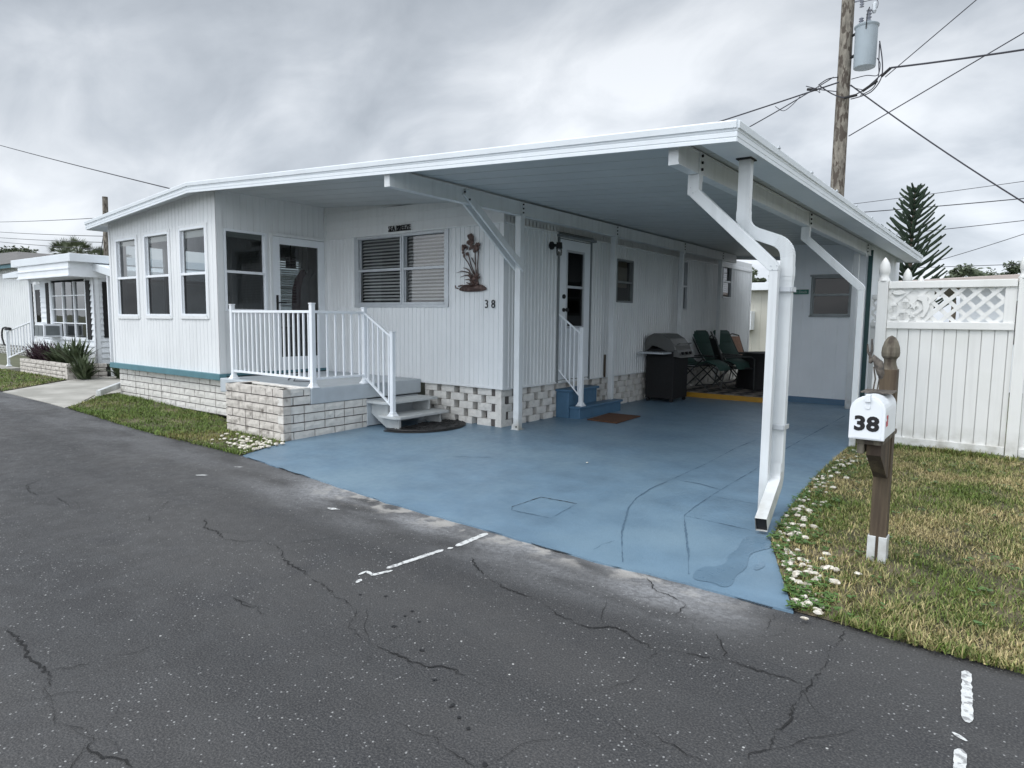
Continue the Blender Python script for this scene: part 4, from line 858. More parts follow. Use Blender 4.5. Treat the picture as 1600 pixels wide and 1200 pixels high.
# carport wall lamp
wl=thing('wall_lamp','black wall lamp with clear glass jar left of the carport door','wall lamp',(-5.19,7.70,2.36))
mb=MB(); mb.tube([(-5.19,7.70,2.42),(-5.165,7.70,2.42)],.055,16); mb.tube([(-5.165,7.70,2.42),(-5.08,7.70,2.42)],.02,8); mb.tube([(-5.055,7.70,2.455),(-5.055,7.70,2.375)],[.04,.045],14); mb.build('fixture','black',wl,smooth=True)
mb=MB(); mb.lathe((-5.055,7.70,2.27),[(.012,0),(.035,.01),(.042,.05),(.04,.105)],14); mb.build('glass_jar','glass',wl,smooth=True)
mb=MB(); mb.fb(SX,2.60,2.64,.50,.86,.012,.03); tag(mb.build('stake','woodd',org=(-5.18,9.27,.5),bevel=.003),'short brown wooden stake leaning on the wall past the blue steps','stake')
mb=MB(); mb.tube([(-7.9,5.35,.56),(-7.7,5.2,.565),(-7.62,5.3,.64),(-7.5,5.15,.565),(-7.3,5.3,.56)],.006,6); tag(mb.build('cord','wire',org=(-7.6,5.2,.55)),'thin black cord lying on the deck floor behind the railing','cord')
# ================================================================ PATIO UNDER THE FAR END
pt=MB(); pt.box(-5.2,-3.28,11.80,15.4,-.01,.085); po=pt.build('patio_step','conc',org=(-4.2,12,0),bevel=.006); tag(po,'low raised patio at the far end of the carport behind a yellow edge','patio'); ORG[po.name]=Vector((-4.2,12,0))
pt=MB(); pt.box(-5.2,-3.28,11.775,11.798,-.005,.088); pt.build('edge_board','yellow',po)
def rug_mat():
    m=bpy.data.materials.new('zigzag rug'); m.use_nodes=True; t=m.node_tree; n=t.nodes.new; l=t.links.new; b=t.nodes["Principled BSDF"]; b.inputs["Roughness"].default_value=.95
    g=n("ShaderNodeNewGeometry"); mp_=n("ShaderNodeMapping"); l(g.outputs["Position"],mp_.inputs[0]); mp_.inputs["Rotation"].default_value=(0,0,.785); w=n("ShaderNodeTexChecker"); w.inputs["Scale"].default_value=4.2; l(mp_.outputs[0],w.inputs[0]); w.inputs[1].default_value=(.25,.22,.19,1); w.inputs[2].default_value=(.05,.045,.045,1); l(w.outputs[0],b.inputs["Base Color"]); return m
MT['rug']=rug_mat()
pt=MB(); pt.box(-5.0,-3.32,11.86,15.2,.086,.094); tag(pt.build('rug','rug',org=(-4,13,.09)),'brown and cream patterned rug under the patio chairs','rug')
gr=thing('gas_grill','black gas grill with stainless lid and side shelf against the carport wall','grill',(-4.86,10.95,0))
mb=MB(); mb.box(-5.14,-4.62,10.66,11.28,.06,.80); mb.build('cabinet','black',gr,bevel=.01)
mb=MB(); 
for x in (-5.1,-4.66):
    for y in (10.7,11.24): mb.tube([(x,y-.02,.03),(x,y+.02,.03)],.03,10)
mb.build('caster','black',gr)
mb=MB(); pr=[(-5.16,.86),(-5.17,1.02),(-5.12,1.13),(-5.0,1.19),(-4.84,1.18),(-4.70,1.10),(-4.60,.98),(-4.58,.90),(-4.70,.86),(-4.86,.93),(-5.02,.98),(-5.10,.90)]
mb.prism([(x,10.64,z) for x,z in pr],(0,.66,0)); lid=mb.build('lid','steel',gr,bevel=.012)
mb=MB(); mb.tube([(-4.60,10.72,1.0),(-4.55,10.72,1.02),(-4.55,11.22,1.02),(-4.60,11.22,1.0)],.012,8); mb.build('handle','steel',lid)
mb=MB(); mb.box(-5.13,-4.63,10.66,11.28,.80,.92); mb.build('firebox','black',gr)
mb=MB(); mb.hexa([(-4.63,10.66,.80),(-4.50,10.66,.78),(-4.50,11.28,.78),(-4.63,11.28,.80),(-4.63,10.66,.92),(-4.57,10.66,.91),(-4.57,11.28,.91),(-4.63,11.28,.92)]); cpn=mb.build('control_panel','steel',gr)
mb=MB()
for y in (10.8,10.97,11.14): mb.tube([(-4.545,y,.85),(-4.505,y,.858)],.026,12)
mb.build('knob','black',cpn)
for (a,b_) in ((10.30,10.65),(11.29,11.6)):
    mb=MB(); mb.box(-5.12,-4.66,a,b_,.845,.875); mb.build('side_shelf','alu',gr,bevel=.004)
def recliner(name,label,loc,rz,fab,grp,low=False):
    t=thing(name,label,'chair',(0,0,0),grp); C_=lambda x,y,z:(x,y,z)
    pr=[(-.52,1.10),(-.50,1.06),(-.30,.72),(-.12,.50),(.10,.50),(.35,.56),(.52,.50),(.58,.42)]
    for nm,i0,i1 in (('backrest',0,3),('seat',3,7)):
        mb=MB(); P_=pr[i0:i1+1]; up=[(x,y_,z) for x,z in P_ for y_ in (0,)]
        n_=len(P_); vs=[]
        for (x,z) in P_:
            for (yy,hh) in ((-.25,0),(-.2,.03),(.2,.03),(.25,0),(.2,-.02),(-.2,-.02)): vs.append((x,yy,z+hh))
        fs=[]
        for i in range(n_-1):
            for j in range(6): fs.append((i*6+j,i*6+(j+1)%6,(i+1)*6+(j+1)%6,(i+1)*6+j))
        fs+=[tuple(range(6))[::-1],tuple((n_-1)*6+j for j in range(6))]; mb.add(vs,fs); mb.build(nm,fab,t,smooth=True)
    mb=MB(); mb.box(-.50,-.36,-.2,.2,.84,1.07); m_=MB(); m_.hexa([(-.46,-.19,.86),(-.36,-.19,.86),(-.36,.19,.86),(-.46,.19,.86),(-.53,-.19,1.08),(-.44,-.19,1.08),(-.44,.19,1.08),(-.53,.19,1.08)]); m_.build('head_pillow',fab,t,bevel=.03)
    for s_ in (-1,1):
        y=.28*s_; mb=MB(); mb.tube([(-.55,y,1.10),(-.30,y,.70),(-.12,y,.46),(.12,y,.46),(.36,y,.53),(.58,y,.42)],.013,8); mb.build('side_frame','cframe',t,smooth=True)
        mb=MB(); mb.tube([(-.36,y,.02),(.28,y,.62)],.012,8); mb.build('leg','cframe',t); mb=MB(); mb.tube([(.42,y,.02),(-.26,y,.62)],.012,8); mb.build('leg','cframe',t)
        mb=MB(); mb.box(-.30,.22,y-.025,y+.025,.625,.65); mb.build('armrest','cframe',t,bevel=.006)
    mb=MB(); mb.tube([(-.36,-.28,.02),(-.36,.28,.02)],.012,8); mb.tube([(.42,-.28,.02),(.42,.28,.02)],.012,8); mb.build('floor_bar','cframe',t)
    t.location=loc; t.rotation_euler=(0,0,rz); return t
a=recliner('reclining_chair','green reclining patio chair nearest the yellow edge, right of the grill',(-4.66,13.0,.094),math.radians(-16),'green','green reclining patio chairs')
b=copytree(a); b.location=(-4.55,13.85,.094); b.rotation_euler=(0,0,math.radians(-20)); b['label']='green reclining patio chair with a rounded seat, behind the nearer green one'
c=copytree(a); c.location=(-4.85,12.25,.094); c.rotation_euler=(0,0,math.radians(-5)); c['label']='green reclining chair mostly hidden behind the grill'
def sling(label,fab,loc,rz):
    t=thing('patio_chair',label,'chair',(0,0,0))
    mb=MB(); mb.hexa([(-.30,-.22,.42),(-.26,-.22,.42),(-.26,.22,.42),(-.30,.22,.42),(-.48,-.20,.98),(-.44,-.20,.98),(-.44,.20,.98),(-.48,.20,.98)]); mb.build('backrest',fab,t,bevel=.01)
    mb=MB(); mb.box(-.28,.26,-.23,.23,.40,.43); mb.build('seat',fab,t,bevel=.01)
    for s_ in (-1,1):
        mb=MB(); mb.tube([(-.48,.22*s_,1.0),(-.27,.25*s_,.42),(-.36,.26*s_,0)],.014,8); mb.build('leg','cframe',t); mb=MB(); mb.tube([(-.33,.25*s_,.62),(.2,.26*s_,.64),(.27,.26*s_,.60),(.28,.26*s_,0)],.014,8); mb.build('leg','cframe',t)
    mb=MB(); mb.tube([(-.48,-.22,1.0),(-.50,0,1.04),(-.48,.22,1.0)],.014,8); mb.build('top_rail','cframe',t)
    t.location=loc; t.rotation_euler=(0,0,math.radians(rz))
sling('tan sling patio chair with dark frame beside the far dark table','tan',(-4.68,15.0,.094),-15)
sling('black sling patio chair pushed up against the covered table','rubber',(-4.32,12.95,.094),35)
tb=thing('patio_table','round patio table under a black cover at the carport back','table',(-3.75,13.6,.094))
mb=MB(); k=40; R2=random.Random(2); vs=[]
for (q,z) in ((.72,.0),(.70,.35),(.66,.62),(.60,.70),(.3,.715)):
    for j in range(k): a=6.283*j/k; e_=1+.05*math.sin(a*9)*(1-z/.72); vs.append((-3.75+q*e_*math.cos(a),13.6+q*e_*math.sin(a),.1+z))
mb.add(vs,[(i*k+j,i*k+(j+1)%k,(i+1)*k+(j+1)%k,(i+1)*k+j) for i in range(4) for j in range(k)]+[tuple(4*k+j for j in range(k))]); mb.build('cover','black',tb,smooth=True)
mb=MB(); mb.lathe((-3.75,13.6,.1),[(.25,0),(.25,.02),(.03,.04),(.03,.69)],16); mb.build('pedestal','cframe',tb)
mb=MB(); mb.lathe((-4.25,14.3,.094),[(.17,0),(.2,.3),(.2,.34)],20); o=mb.build('side_stool','black',org=(-4.25,14.3,.09),smooth=True); tag(o,'low round black stool between the chairs and the covered table','stool')
mb=MB(); mb.lathe((-4.62,14.3,.80),[(.05,0),(.05,.24),(.03,.25)],14); 
# ================================================================ SHED
sh=thing('storage_shed','white panelled storage shed with louvred window closing the carport right rear','shed',(-2.6,12.35,0))
SH=F((-3.25,12.35,0),(1,0,0),(0,-1,0)); SS=F((-1.97,12.35,0),(0,1,0),(1,0,0))
hh=[(.37,1.02,1.52,2.20)]
pr=[(0.,0.)]; x=.06
while x<1.25: pr+= [(x-.008,0),(x-.004,-.006),(x+.004,-.006),(x+.008,0)]; x+=.19
wall('wall','siding2',sh,SH,1.28,.10,lambda u_:zc(-3.25+u_)+.02,hh,pr+[(1.28,0.)])
pr=[(0.,0.)]; x=.2
while x<2.9: pr+= [(x-.01,0),(x-.005,-.008),(x+.005,-.008),(x+.01,0)]; x+=.4
wall('wall','siding2',sh,SS,3.2,.10,lambda u_:zc(-1.97)+.03,[],pr+[(3.2,0.)])
mb=MB(); mb.box(-3.27,-3.25,12.36,15.5,.0,2.6); mb.build('wall','siding2',sh)
window(sh,SH,.38,1.01,1.53,2.19,fm='alud',mid=1.88,gm='glassd')
mb=MB(); mb.fb(SH,.355,1.035,2.195,2.225,0,.04); mb.fb(SH,.36,1.03,1.50,1.525,0,.03); mb.build('window_casing','alud',sh,bevel=.003)
mb=MB(); mb.box(-3.2,-2.0,12.48,15.3,.2,2.5); mb.f=[q[::-1] for q in mb.f]; mb.build('interior','dark',sh)
mb=MB(); mb.fb(SH,-.02,1.28,-.01,.10,-.1,.03); mb.build('base','blue',sh,bevel=.004)
mb=MB(); mb.fb(SS,.0,.05,.1,2.6,0,.015); mb.fb(SH,1.235,1.30,.1,2.6,0,.016); mb.build('corner_trim','tealdk',sh)
mb=MB(); mb.fb(SH,.02,.34,1.895,1.975,.016,.034); gs=mb.build('name_board','signg',org=(-3.07,12.3,1.93),bevel=.002); ORG[gs.name]=Vector((-3.07,12.3,1.93)); tag(gs,'small green name board left of the shed window','sign')
text('Boat Dock','signt',gs,SH,.18,1.935,.045,.034,.002,'lettering',bold=.01)
# ================================================================ FENCE
VB='vinyl'
def fpost(x,y,z1,w=.105,parent=None):
    mb=MB(); mb.box(x-w/2,x+w/2,y-w/2,y+w/2,-.02,z1); p=mb.build('post',VB,parent,bevel=.005)
    mb=MB(); c=(x,y,z1); mb.lathe(c,[(w*.62,0),(w*.62,.012),(w*.48,.035),(w*.44,.06),(w*.50,.085),(w*.56,.10),(w*.55,.15),(w*.42,.205),(w*.22,.245),(w*.02,.27)],12,0)
    mb.build('cap',VB,p,smooth=True); return p
def clip(poly,x0,x1,y0,y1):
    def cl(P,f_,g_):
        o=[]
        for i in range(len(P)):
            a,b_=P[i-1],P[i]; fa,fb_=f_(a),f_(b_)
            if (fa>=0)!=(fb_>=0): t=fa/(fa-fb_); o.append((a[0]+(b_[0]-a[0])*t,a[1]+(b_[1]-a[1])*t))
            if fb_>=0: o.append(b_)
        return o
    for f_ in (lambda p:p[0]-x0,lambda p:x1-p[0],lambda p:p[1]-y0,lambda p:y1-p[1]):
        if not poly: return []
        poly=cl(poly,f_,None)
    return poly
def lattice(fr,u0,u1,v0,v1,parent,sp=.116,w=.040):
    mb=MB(); H=v1-v0; k=-int(H/sp)-2
    for d_ in (1,-1):
        q=u0-H-sp
        while q<u1+H+sp:
            c=w*.7071; 
            P=[(q-c,v0-.01),(q+c,v0-.01),(q+c+d_*(H+.02),v1+.01),(q-c+d_*(H+.02),v1+.01)]
            P=clip(P,u0,u1,v0,v1)
            if len(P)>2:
                n_=.0 if d_==1 else -.0065; a=[fr.p(x,y,n_) for x,y in P]
                if d_==-1 and False: a=a[::-1]
                mb.prism(a,-fr.n*.006)
            q+=sp*1.414
    return mb.build('lattice',VB,parent)
def fpanel(fr,L_,parent,z0=.03,zm=1.36,zt=1.80,stile=.10,bw=.112,lat=None):
    mb=MB(); mb.fb(fr,0,L_,zt-.005,zt+.075,-.04,.03); parent_r=mb.build('top_rail',VB,parent,bevel=.006)
    mb=MB(); mb.fb(fr,0,L_,zm-.015,zm+.065,-.04,.03); mb.build('middle_rail',VB,parent,bevel=.006)
    mb=MB(); mb.fb(fr,0,L_,z0,z0+.09,-.04,.03); mb.build('bottom_rail',VB,parent,bevel=.006)
    mb=MB(); x=0
    while x<L_-.001: e_=min(L_,x+bw-.007); mb.fb(fr,x,e_,z0+.06,zm,-.02,-.002 if stile==0 or x<L_-stile-.02 else .004); x+=bw
    mb.fb(fr,0,L_,z0+.06,zm,-.025,-.021); mb.build('boards',VB,parent,bevel=.0015)
    lx0,lx1=lat or (0,L_-stile); lattice(fr,lx0,lx1,zm+.062,zt-.002,parent)
    if stile: mb=MB(); mb.fb(fr,L_-stile,L_,zm+.065,zt-.005,-.02,.008); mb.build('stile',VB,parent,bevel=.003)
FA=F((-1.18,8.63,0),(1,0,0),(0,-1,0))
fe=thing('vinyl_fence','white vinyl privacy fence with lattice top facing the lawn','fence',(-1.24,8.63,0))
fpost(-1.235,8.63,1.88,parent=fe); fpost(.045,8.63,1.88,parent=fe); fpanel(FA,1.165,fe)
FB=F((.10,8.63,0),(1,0,0),(0,-1,0)); fpanel(FB,2.3,fe); fpost(2.455,8.63,1.88,parent=fe)
fr_=thing('vinyl_fence','white vinyl fence run going back towards the pine, seen only by its post caps','fence',(-1.2,10.4,0))
FC=F((-1.22,8.70,0),(0,1,0),(1,0,0)); fpost(-1.22,10.45,1.88,parent=fr_); fpanel(FC,1.70,fr_,stile=0); FD=F((-1.22,10.51,0),(0,1,0),(1,0,0)); fpanel(FD,1.22,fr_,stile=0); fpost(-1.2,11.8,1.86,parent=fr_)
sp_=thing('vinyl_fence','short white fence panel between the shed corner and the post with the mailbox in front','fence',(-1.6,12.5,0)); FE=F((-1.94,12.45,0),(1,0,0),(0,-1,0)); fpanel(FE,.75,sp_,stile=0)
# white plastic fish and mermaid-like lawn ornaments: shells hung on the lattice
wd=thing('lattice_ornaments','white sea creature plaques hung on the lattice panel, left half','ornament',(-1.0,8.6,1.6))
def plaque(name,pts,cx,cz,s_):
    k=[FA.p(cx+a*s_,cz+b_*s_,.004) for a,b_ in pts]; mb=MB(); mb.prism(k,FA.n*.012); mb.build(name,VB,wd,bevel=.003)
def elp(n_=14,a=1,b_=.6): return [(a*math.cos(6.283*i/n_),b_*math.sin(6.283*i/n_)) for i in range(n_)]
mb=MB(); mb.fb(FA,.0,.44,1.43,1.79,-.016,-.0135); mb.build('backing',VB,wd)
plaque('fish',elp(a=1,b_=.45)+[],.10,1.75,.06)
for cx,cz in ((.06,1.60),(.17,1.64),(.15,1.52),(.06,1.45)):
    plaque('jellyfish',[(math.cos(a),math.sin(a)) for a in np.linspace(0,math.pi,9)],cx,cz,.032); mb=MB()
    for q in (-.02,-.007,.007,.02): mb.fb(FA,cx+q-.003,cx+q+.003,cz-.065,cz,.002,.010)
    mb.build('tentacle',VB,wd)
plaque('starfish',[(math.cos(i*math.pi/5)*(1 if i%2==0 else .42),math.sin(i*math.pi/5)*(1 if i%2==0 else .42)) for i in range(10)],.25,1.60,.05)
plaque('starfish',[(math.cos(i*math.pi/5+.5)*(1 if i%2==0 else .42),math.sin(i*math.pi/5+.5)*(1 if i%2==0 else .42)) for i in range(10)],.24,1.50,.045)
plaque('seahorse',[(0,1),(.35,.8),(.3,.4),(.5,0),(.35,-.5),(.1,-1),(-.2,-.9),(.05,-.5),(0,0),(-.1,.4),(-.45,.55),(-.4,.8)],.34,1.60,.13)
# ================================================================ MAILBOX
mbx=thing('mailbox','white curbside mailbox numbered 38 on a wooden post with acorn finial','mailbox',(-.585,4.5,zg(-.585,4.5)))
x,y=-.585,4.5; z0=zg(x,y)-.01; w=.045
mb=MB(); mb.box(x-w,x+w,y-w,y+w,z0,1.13); pst=mb.build('post','woodd',mbx,bevel=.003)
mb=MB(); mb.lathe((x,y,1.13),[(w*1.0,-.18),(w*1.0,0),(w*.80,.025),(w*.72,.045),(w*.76,.06),(w*1.06,.078),(w*1.12,.098),(w*1.05,.13),(w*.80,.165),(w*.45,.19),(w*.05,.20)],10); mb.build('finial','wood',pst,bevel=.002)
mb=MB()
for (a,b_) in ((x-w-.007,x-.008),(x+.008,x+w+.007)): mb.box(a,b_,y-w-.010,y+w+.007,z0,.115)
mb.build('base_sleeve','whited',pst,bevel=.003)
BX,BY0,BY1,BZ=-.612,4.02,4.44,.770; bw=.083; bh=.235
mb=MB(); mb.box(BX-.055,BX+.075,4.05,4.60,BZ-.034,BZ-.006); mb.box(BX-.05,BX-.016,4.06,4.46,BZ-.09,BZ-.034); mb.build('arm','wood',mbx,bevel=.002)
mb=MB(); mb.prism([(x-.036,4.10,BZ-.036),(x-.036,4.453,BZ-.036),(x-.036,4.453,BZ-.28),(x-.036,4.40,BZ-.28),(x-.036,4.10,BZ-.10)],(.072,0,0)); mb.build('bracket','woodd',mbx,bevel=.002)
def arch(w_,h_,n_=14,cx=BX,z=BZ):
    r_=w_; p=[(cx-w_,z),(cx+w_,z)]+[(cx+w_*math.cos(a),z+h_-r_+r_*math.sin(a)) for a in np.linspace(0,math.pi,n_)]; return p
mb=MB(); P=arch(bw,bh); mb.prism([(a,BY0,b_) for a,b_ in P],(0,BY1-BY0,0)); bx=mb.build('box','white',mbx,bevel=.004)
mb=MB(); P=arch(bw+.005,bh+.006); mb.prism([(a,BY0-.016,b_-.002) for a,b_ in P],(0,.022,0)); dr=mb.build('door','white',bx,bevel=.005,seg=3)
mb=MB(); P=arch(bw-.012,bh-.014); mb.prism([(a,BY0-.0185,b_+.006) for a,b_ in P],(0,.003,0)); mb.build('door_panel','white',dr,bevel=.001)
mb=MB(); mb.box(BX-.013,BX+.013,BY0-.034,BY0+.012,BZ+bh-.028,BZ+bh+.012); mb.tube([(BX,BY0-.019,BZ+bh-.055),(BX,BY0-.023,BZ+bh-.055)],.014,12); mb.build('latch','white',dr,bevel=.004)
FM=F((BX,BY0-.0185,BZ),(1,0,0),(0,-1,0)); text('38','black',dr,FM,-.002,.088,.085,.001,.0012,'number',bold=.045,sx=1.12,sp=1.05)
mb=MB(); mb.box(BX+bw+.0005,BX+bw+.003,4.085,4.12,BZ+.115,BZ+.13); mb.box(BX+bw+.0005,BX+bw+.003,4.11,4.12,BZ+.07,BZ+.13); mb.box(BX+bw+.0005,BX+bw+.003,4.07,4.08,BZ+.07,BZ+.10); mb.build('flag','red',bx)
mb=MB(); mb.box(BX-.075,BX+.085,4.22,4.42,BZ+bh+.000,BZ+bh+.007); hp=mb.build('plate','rust',bx,bevel=.001)
# weathered driftwood-like bird perched on the plate
hb=thing('metal_heron','small weathered metal wading bird ornament standing on the mailbox','ornament',(BX-.02,4.30,BZ+bh+.007))
X0,Y0,Z0=BX-.02,4.30,BZ+bh+.007
mb=MB(); mb.tube([(X0-.03,Y0,Z0+.16),(X0-.012,Y0,Z0+.19),(X0+.015,Y0,Z0+.16),(X0+.03,Y0,Z0+.10),(X0+.035,Y0,Z0+.07)],[.008,.022,.026,.02,.006],10); mb.build('body','rust',hb,smooth=True)
mb=MB(); mb.tube([(X0-.028,Y0,Z0+.165),(X0-.03,Y0,Z0+.20),(X0-.042,Y0,Z0+.225),(X0-.047,Y0,Z0+.27)],[.009,.008,.007,.004],8); mb.tube([(X0-.03,Y0,Z0+.20),(X0-.022,Y0,Z0+.235),(X0-.026,Y0,Z0+.30)],[.008,.007,.004],8); mb.build('neck','rust',hb,smooth=True)
mb=MB()
for q in (-.008,.012): mb.tube([(X0+q,Y0,Z0+.14),(X0+q+.012,Y0,Z0+.07),(X0+q+.004,Y0,Z0)],.0045,6)
mb.build('leg','rust',hb)
# ================================================================ UTILITY POLE AND LINES
PX,PY=-3.62,17.5
up=thing('utility_pole','tall weathered wooden utility pole with grey transformer behind the carport','utility pole',(PX,PY,0))
mb=MB(); n_=14; mb.tube([(PX+.01*i/13,PY,12.5*i/13) for i in range(n_)],[.175-.05*i/13 for i in range(n_)],16); mb.build('pole','pole',up,smooth=True)
tq=7.28; tz=7.74; tx=PX+.45; ty=PY-.12
mb=MB(); mb.lathe((tx,ty,tz-.52),[(.225,0),(.23,.02),(.235,.86),(.255,.88),(.26,.91),(.20,.95),(.05,.97)],28); tr=mb.build('transformer','trafo',up,smooth=True)
mb=MB(); mb.tube([(PX+.1,PY,tz+.28),(tx-.2,ty,tz+.28)],.03,8); mb.tube([(PX+.1,PY,tz-.2),(tx-.2,ty,tz-.2)],.035,8); mb.build('mounting_bracket','black',tr)
def insul(mb,c,h,r_,n_=4):
    pr=[(.012,0)]
    for i in range(n_): z=h*(i+.2)/n_; pr+=[(r_,z),(r_*.45,z+h*.45/n_)]
    mb.lathe(c,pr+[(.012,h)],12)
mb=MB(); insul(mb,(tx-.12,ty,tz+.42),.2,.055); insul(mb,(tx+.05,ty-.1,tz+.44),.30,.06); mb.build('bushing','insul',tr)
mb=MB(); mb.lathe((tx+.14,ty-.05,tz+.62),[(.03,0),(.05,.05),(.045,.2),(.02,.24)],10); mb.build('arrester','alu',tr); mb=MB(); mb.tube([(tx+.03,ty-.24,tz+.25),(tx+.04,ty-.26,tz+.55),(tx+.05,ty-.1,tz+.75)],.012,6); mb.build('strap','black',tr)
mb=MB(); mb.tube([(PX+.12,PY,8.78),(PX+.28,PY,8.78)],.02,6); insul(mb,(PX+.3,PY,8.62),.22,.05); mb.build('insulator','insul',up)
def hang(a,b_,sag,n_=18): a,b_=Vector(a),Vector(b_); return [a+(b_-a)*(i/n_)-Vector((0,0,4*sag*(i/n_)*(1-i/n_))) for i in range(n_+1)]
mb=MB()
def tc_(*P): return [Vector(p) for p in P]
loopL=[([ (tx+.28,ty,tq+.46),(tx+.36,ty,tq),(tx+.36,ty,tq-.35),(tx+.2,ty,tq-.6),(tx-.02,ty,tq-.68),(PX+.2,PY-.1,tq-.7)],.016),([(tx+.28,ty,tq+.40),(tx+.29,ty,tq),(tx+.3,ty,tq-.3),(tx+.2,ty,tq-.55),(tx-.05,ty,tq-.66)],.014),([(tx+.25,ty,tq+.1),(tx+.32,ty,tq-.05),(tx+.28,ty,tq-.28),(tx+.05,ty,tq-.24),(PX+.17,PY,tq-.22)],.012),([(tx-.1,ty,8.68),(tx+.16,ty,8.66),(tx+.2,ty,8.52),(tx+.14,ty,8.40)],.008),([(PX-.45,PY-.3,6.95),(PX-.15,PY-.2,6.72),(PX+.15,PY-.2,6.6),(PX+.5,PY-.2,6.72),(PX+.85,PY-.2,7.0)],.016),([(PX-.75,PY-.3,7.0),(PX-.4,PY-.3,6.85),(PX-.1,PY-.2,6.78)],.012),([(PX-.5,PY-.2,7.0),(PX-.3,PY-.2,7.1),(PX-.1,PY-.1,7.13)],.014),([(PX-1.5,PY-.1,6.72),(PX-1.3,PY-.1,6.58),(PX-1.1,PY-.1,6.68),(PX-.95,PY,6.88)],.010),([(PX+.15,PY-.1,6.9),(PX+.3,PY-.1,6.8),(PX+.5,PY-.1,6.72)],.01),([(PX-.6,PY-.1,6.98),(PX-.48,PY-.1,6.85),(PX-.52,PY-.1,6.98)],.008)]
def cat(P,k=6):
    P=[Vector(p) for p in P]; o=[]
    for i in range(len(P)-1):
        p0,p1,p2,p3=P[max(0,i-1)],P[i],P[i+1],P[min(len(P)-1,i+2)]
        for j in range(k): t=j/k; o.append(.5*((2*p1)+(p2-p0)*t+(2*p0-5*p1+4*p2-p3)*t*t+(3*p1-p0-3*p2+p3)*t**3))
    return o+[P[-1]]
for P_,r_ in loopL: mb=MB(); mb.tube(cat(P_),r_*.85,6); mb.build('lead','wire',up)
for a,b_ in (((PX+.82,PY-.2,6.93),(PX+1.0,PY-.2,7.08)),((PX+.45,PY-.2,6.68),(PX+.75,PY-.2,6.85)),((PX-.72,PY-.3,6.92),(PX-.5,PY-.3,6.87)),((PX+.08,PY-.2,6.6),(PX+.35,PY-.2,6.62))): mb=MB(); mb.tube([a,b_],.032,8); mb.build('splice','black',up)
def wire(label,a,b_,r_,sag=0.3,grp='overhead lines'):
    mb=MB(); mb.tube(hang(a,b_,sag),r_,6); m_=[(Vector(a)+Vector(b_))/2][0]; o=mb.build('power_line','wire',org=tuple(a)); tag(o,label,'power line',grp)
wire('thick black line leaving the pole to the left over the carport roof',(PX-.05,PY-.2,6.98),(-24,20.5,5.9),.017,.25)
wire('thinner black line running steeply from the pole down behind the carport roof',(PX-.2,PY-.1,7.15),(-6.7,12.6,4.1),.012,.1)
wire('thick black line leaving the pole nearly level to the right',(PX+1.0,PY-.2,7.08),(9.5,17.5,7.35),.020,.30)
wire('line crossing the sky from low on the pole up to the right edge',(PX+.18,PY,5.77),(2.2,17.5,8.56),.012,.0)
wire('thick wire sagging from the pole down to the right edge',(PX+.16,PY,6.93),(2.6,17.5,1.9),.016,.18)
wire('thin line rising to the top edge right of the transformer',(PX+.9,17.3,6.9),(1.2,15.5,9.1),.010,.0)
wire('faint line left of the pine, highest of the level ones',(-9,32,6.4),(14,30,7.6),.011,.2)
wire('dark level line passing behind the top of the pine',(-9,36,6.75),(14,34,7.1),.020,.25)
wire('thin level line crossing the middle of the pine',(-9,40,5.9),(14,36,7.0),.016,.2)
wire('thin line rising from the pine side towards the right edge',(-3.4,40,4.6),(3.5,34,6.4),.014,.1)
wire('lowest level line above the neighbour roof at right',(-9,44,4.6),(14,40,4.5),.016,.1)
wire('single line descending from the left edge to the house roof ridge',(-80,17.5,18.4),(-9.5,12,2.6),.024,.2)
for i,(za,zb,pos) in enumerate(((8.65,6.75,'topmost'),(7.95,5.85,'second'),(7.5,5.55,'third'),(7.2,5.2,'lowest'))):
    wire('%s of the four thin parallel lines above the left neighbour house'%pos,(-67,17.5,za+.1),(-36,14.2,zb-.6),.016,.05,'parallel lines at left')
up2=thing('utility_pole','distant dark wooden pole rising behind the sunroom roof at left','utility pole',(-35.6,14,0)); mb=MB(); mb.tube([(-35.6,14,0),(-35.3,14,7.05)],[.16,.12],10); mb.build('pole','pole',up2)
mb=MB(); mb.tube([(-35.4,14,5.9),(-36.6,14,3.2)],.02,6); mb.build('guy_wire','wire',up2)
mb=MB(); mb.tube([(-60,16,0),(-60,16,5.5)],[.14,.11],8); tag(mb.build('utility_pole','pole',org=(-60,16,0)),'small far pole above the brown roof at left','utility pole')
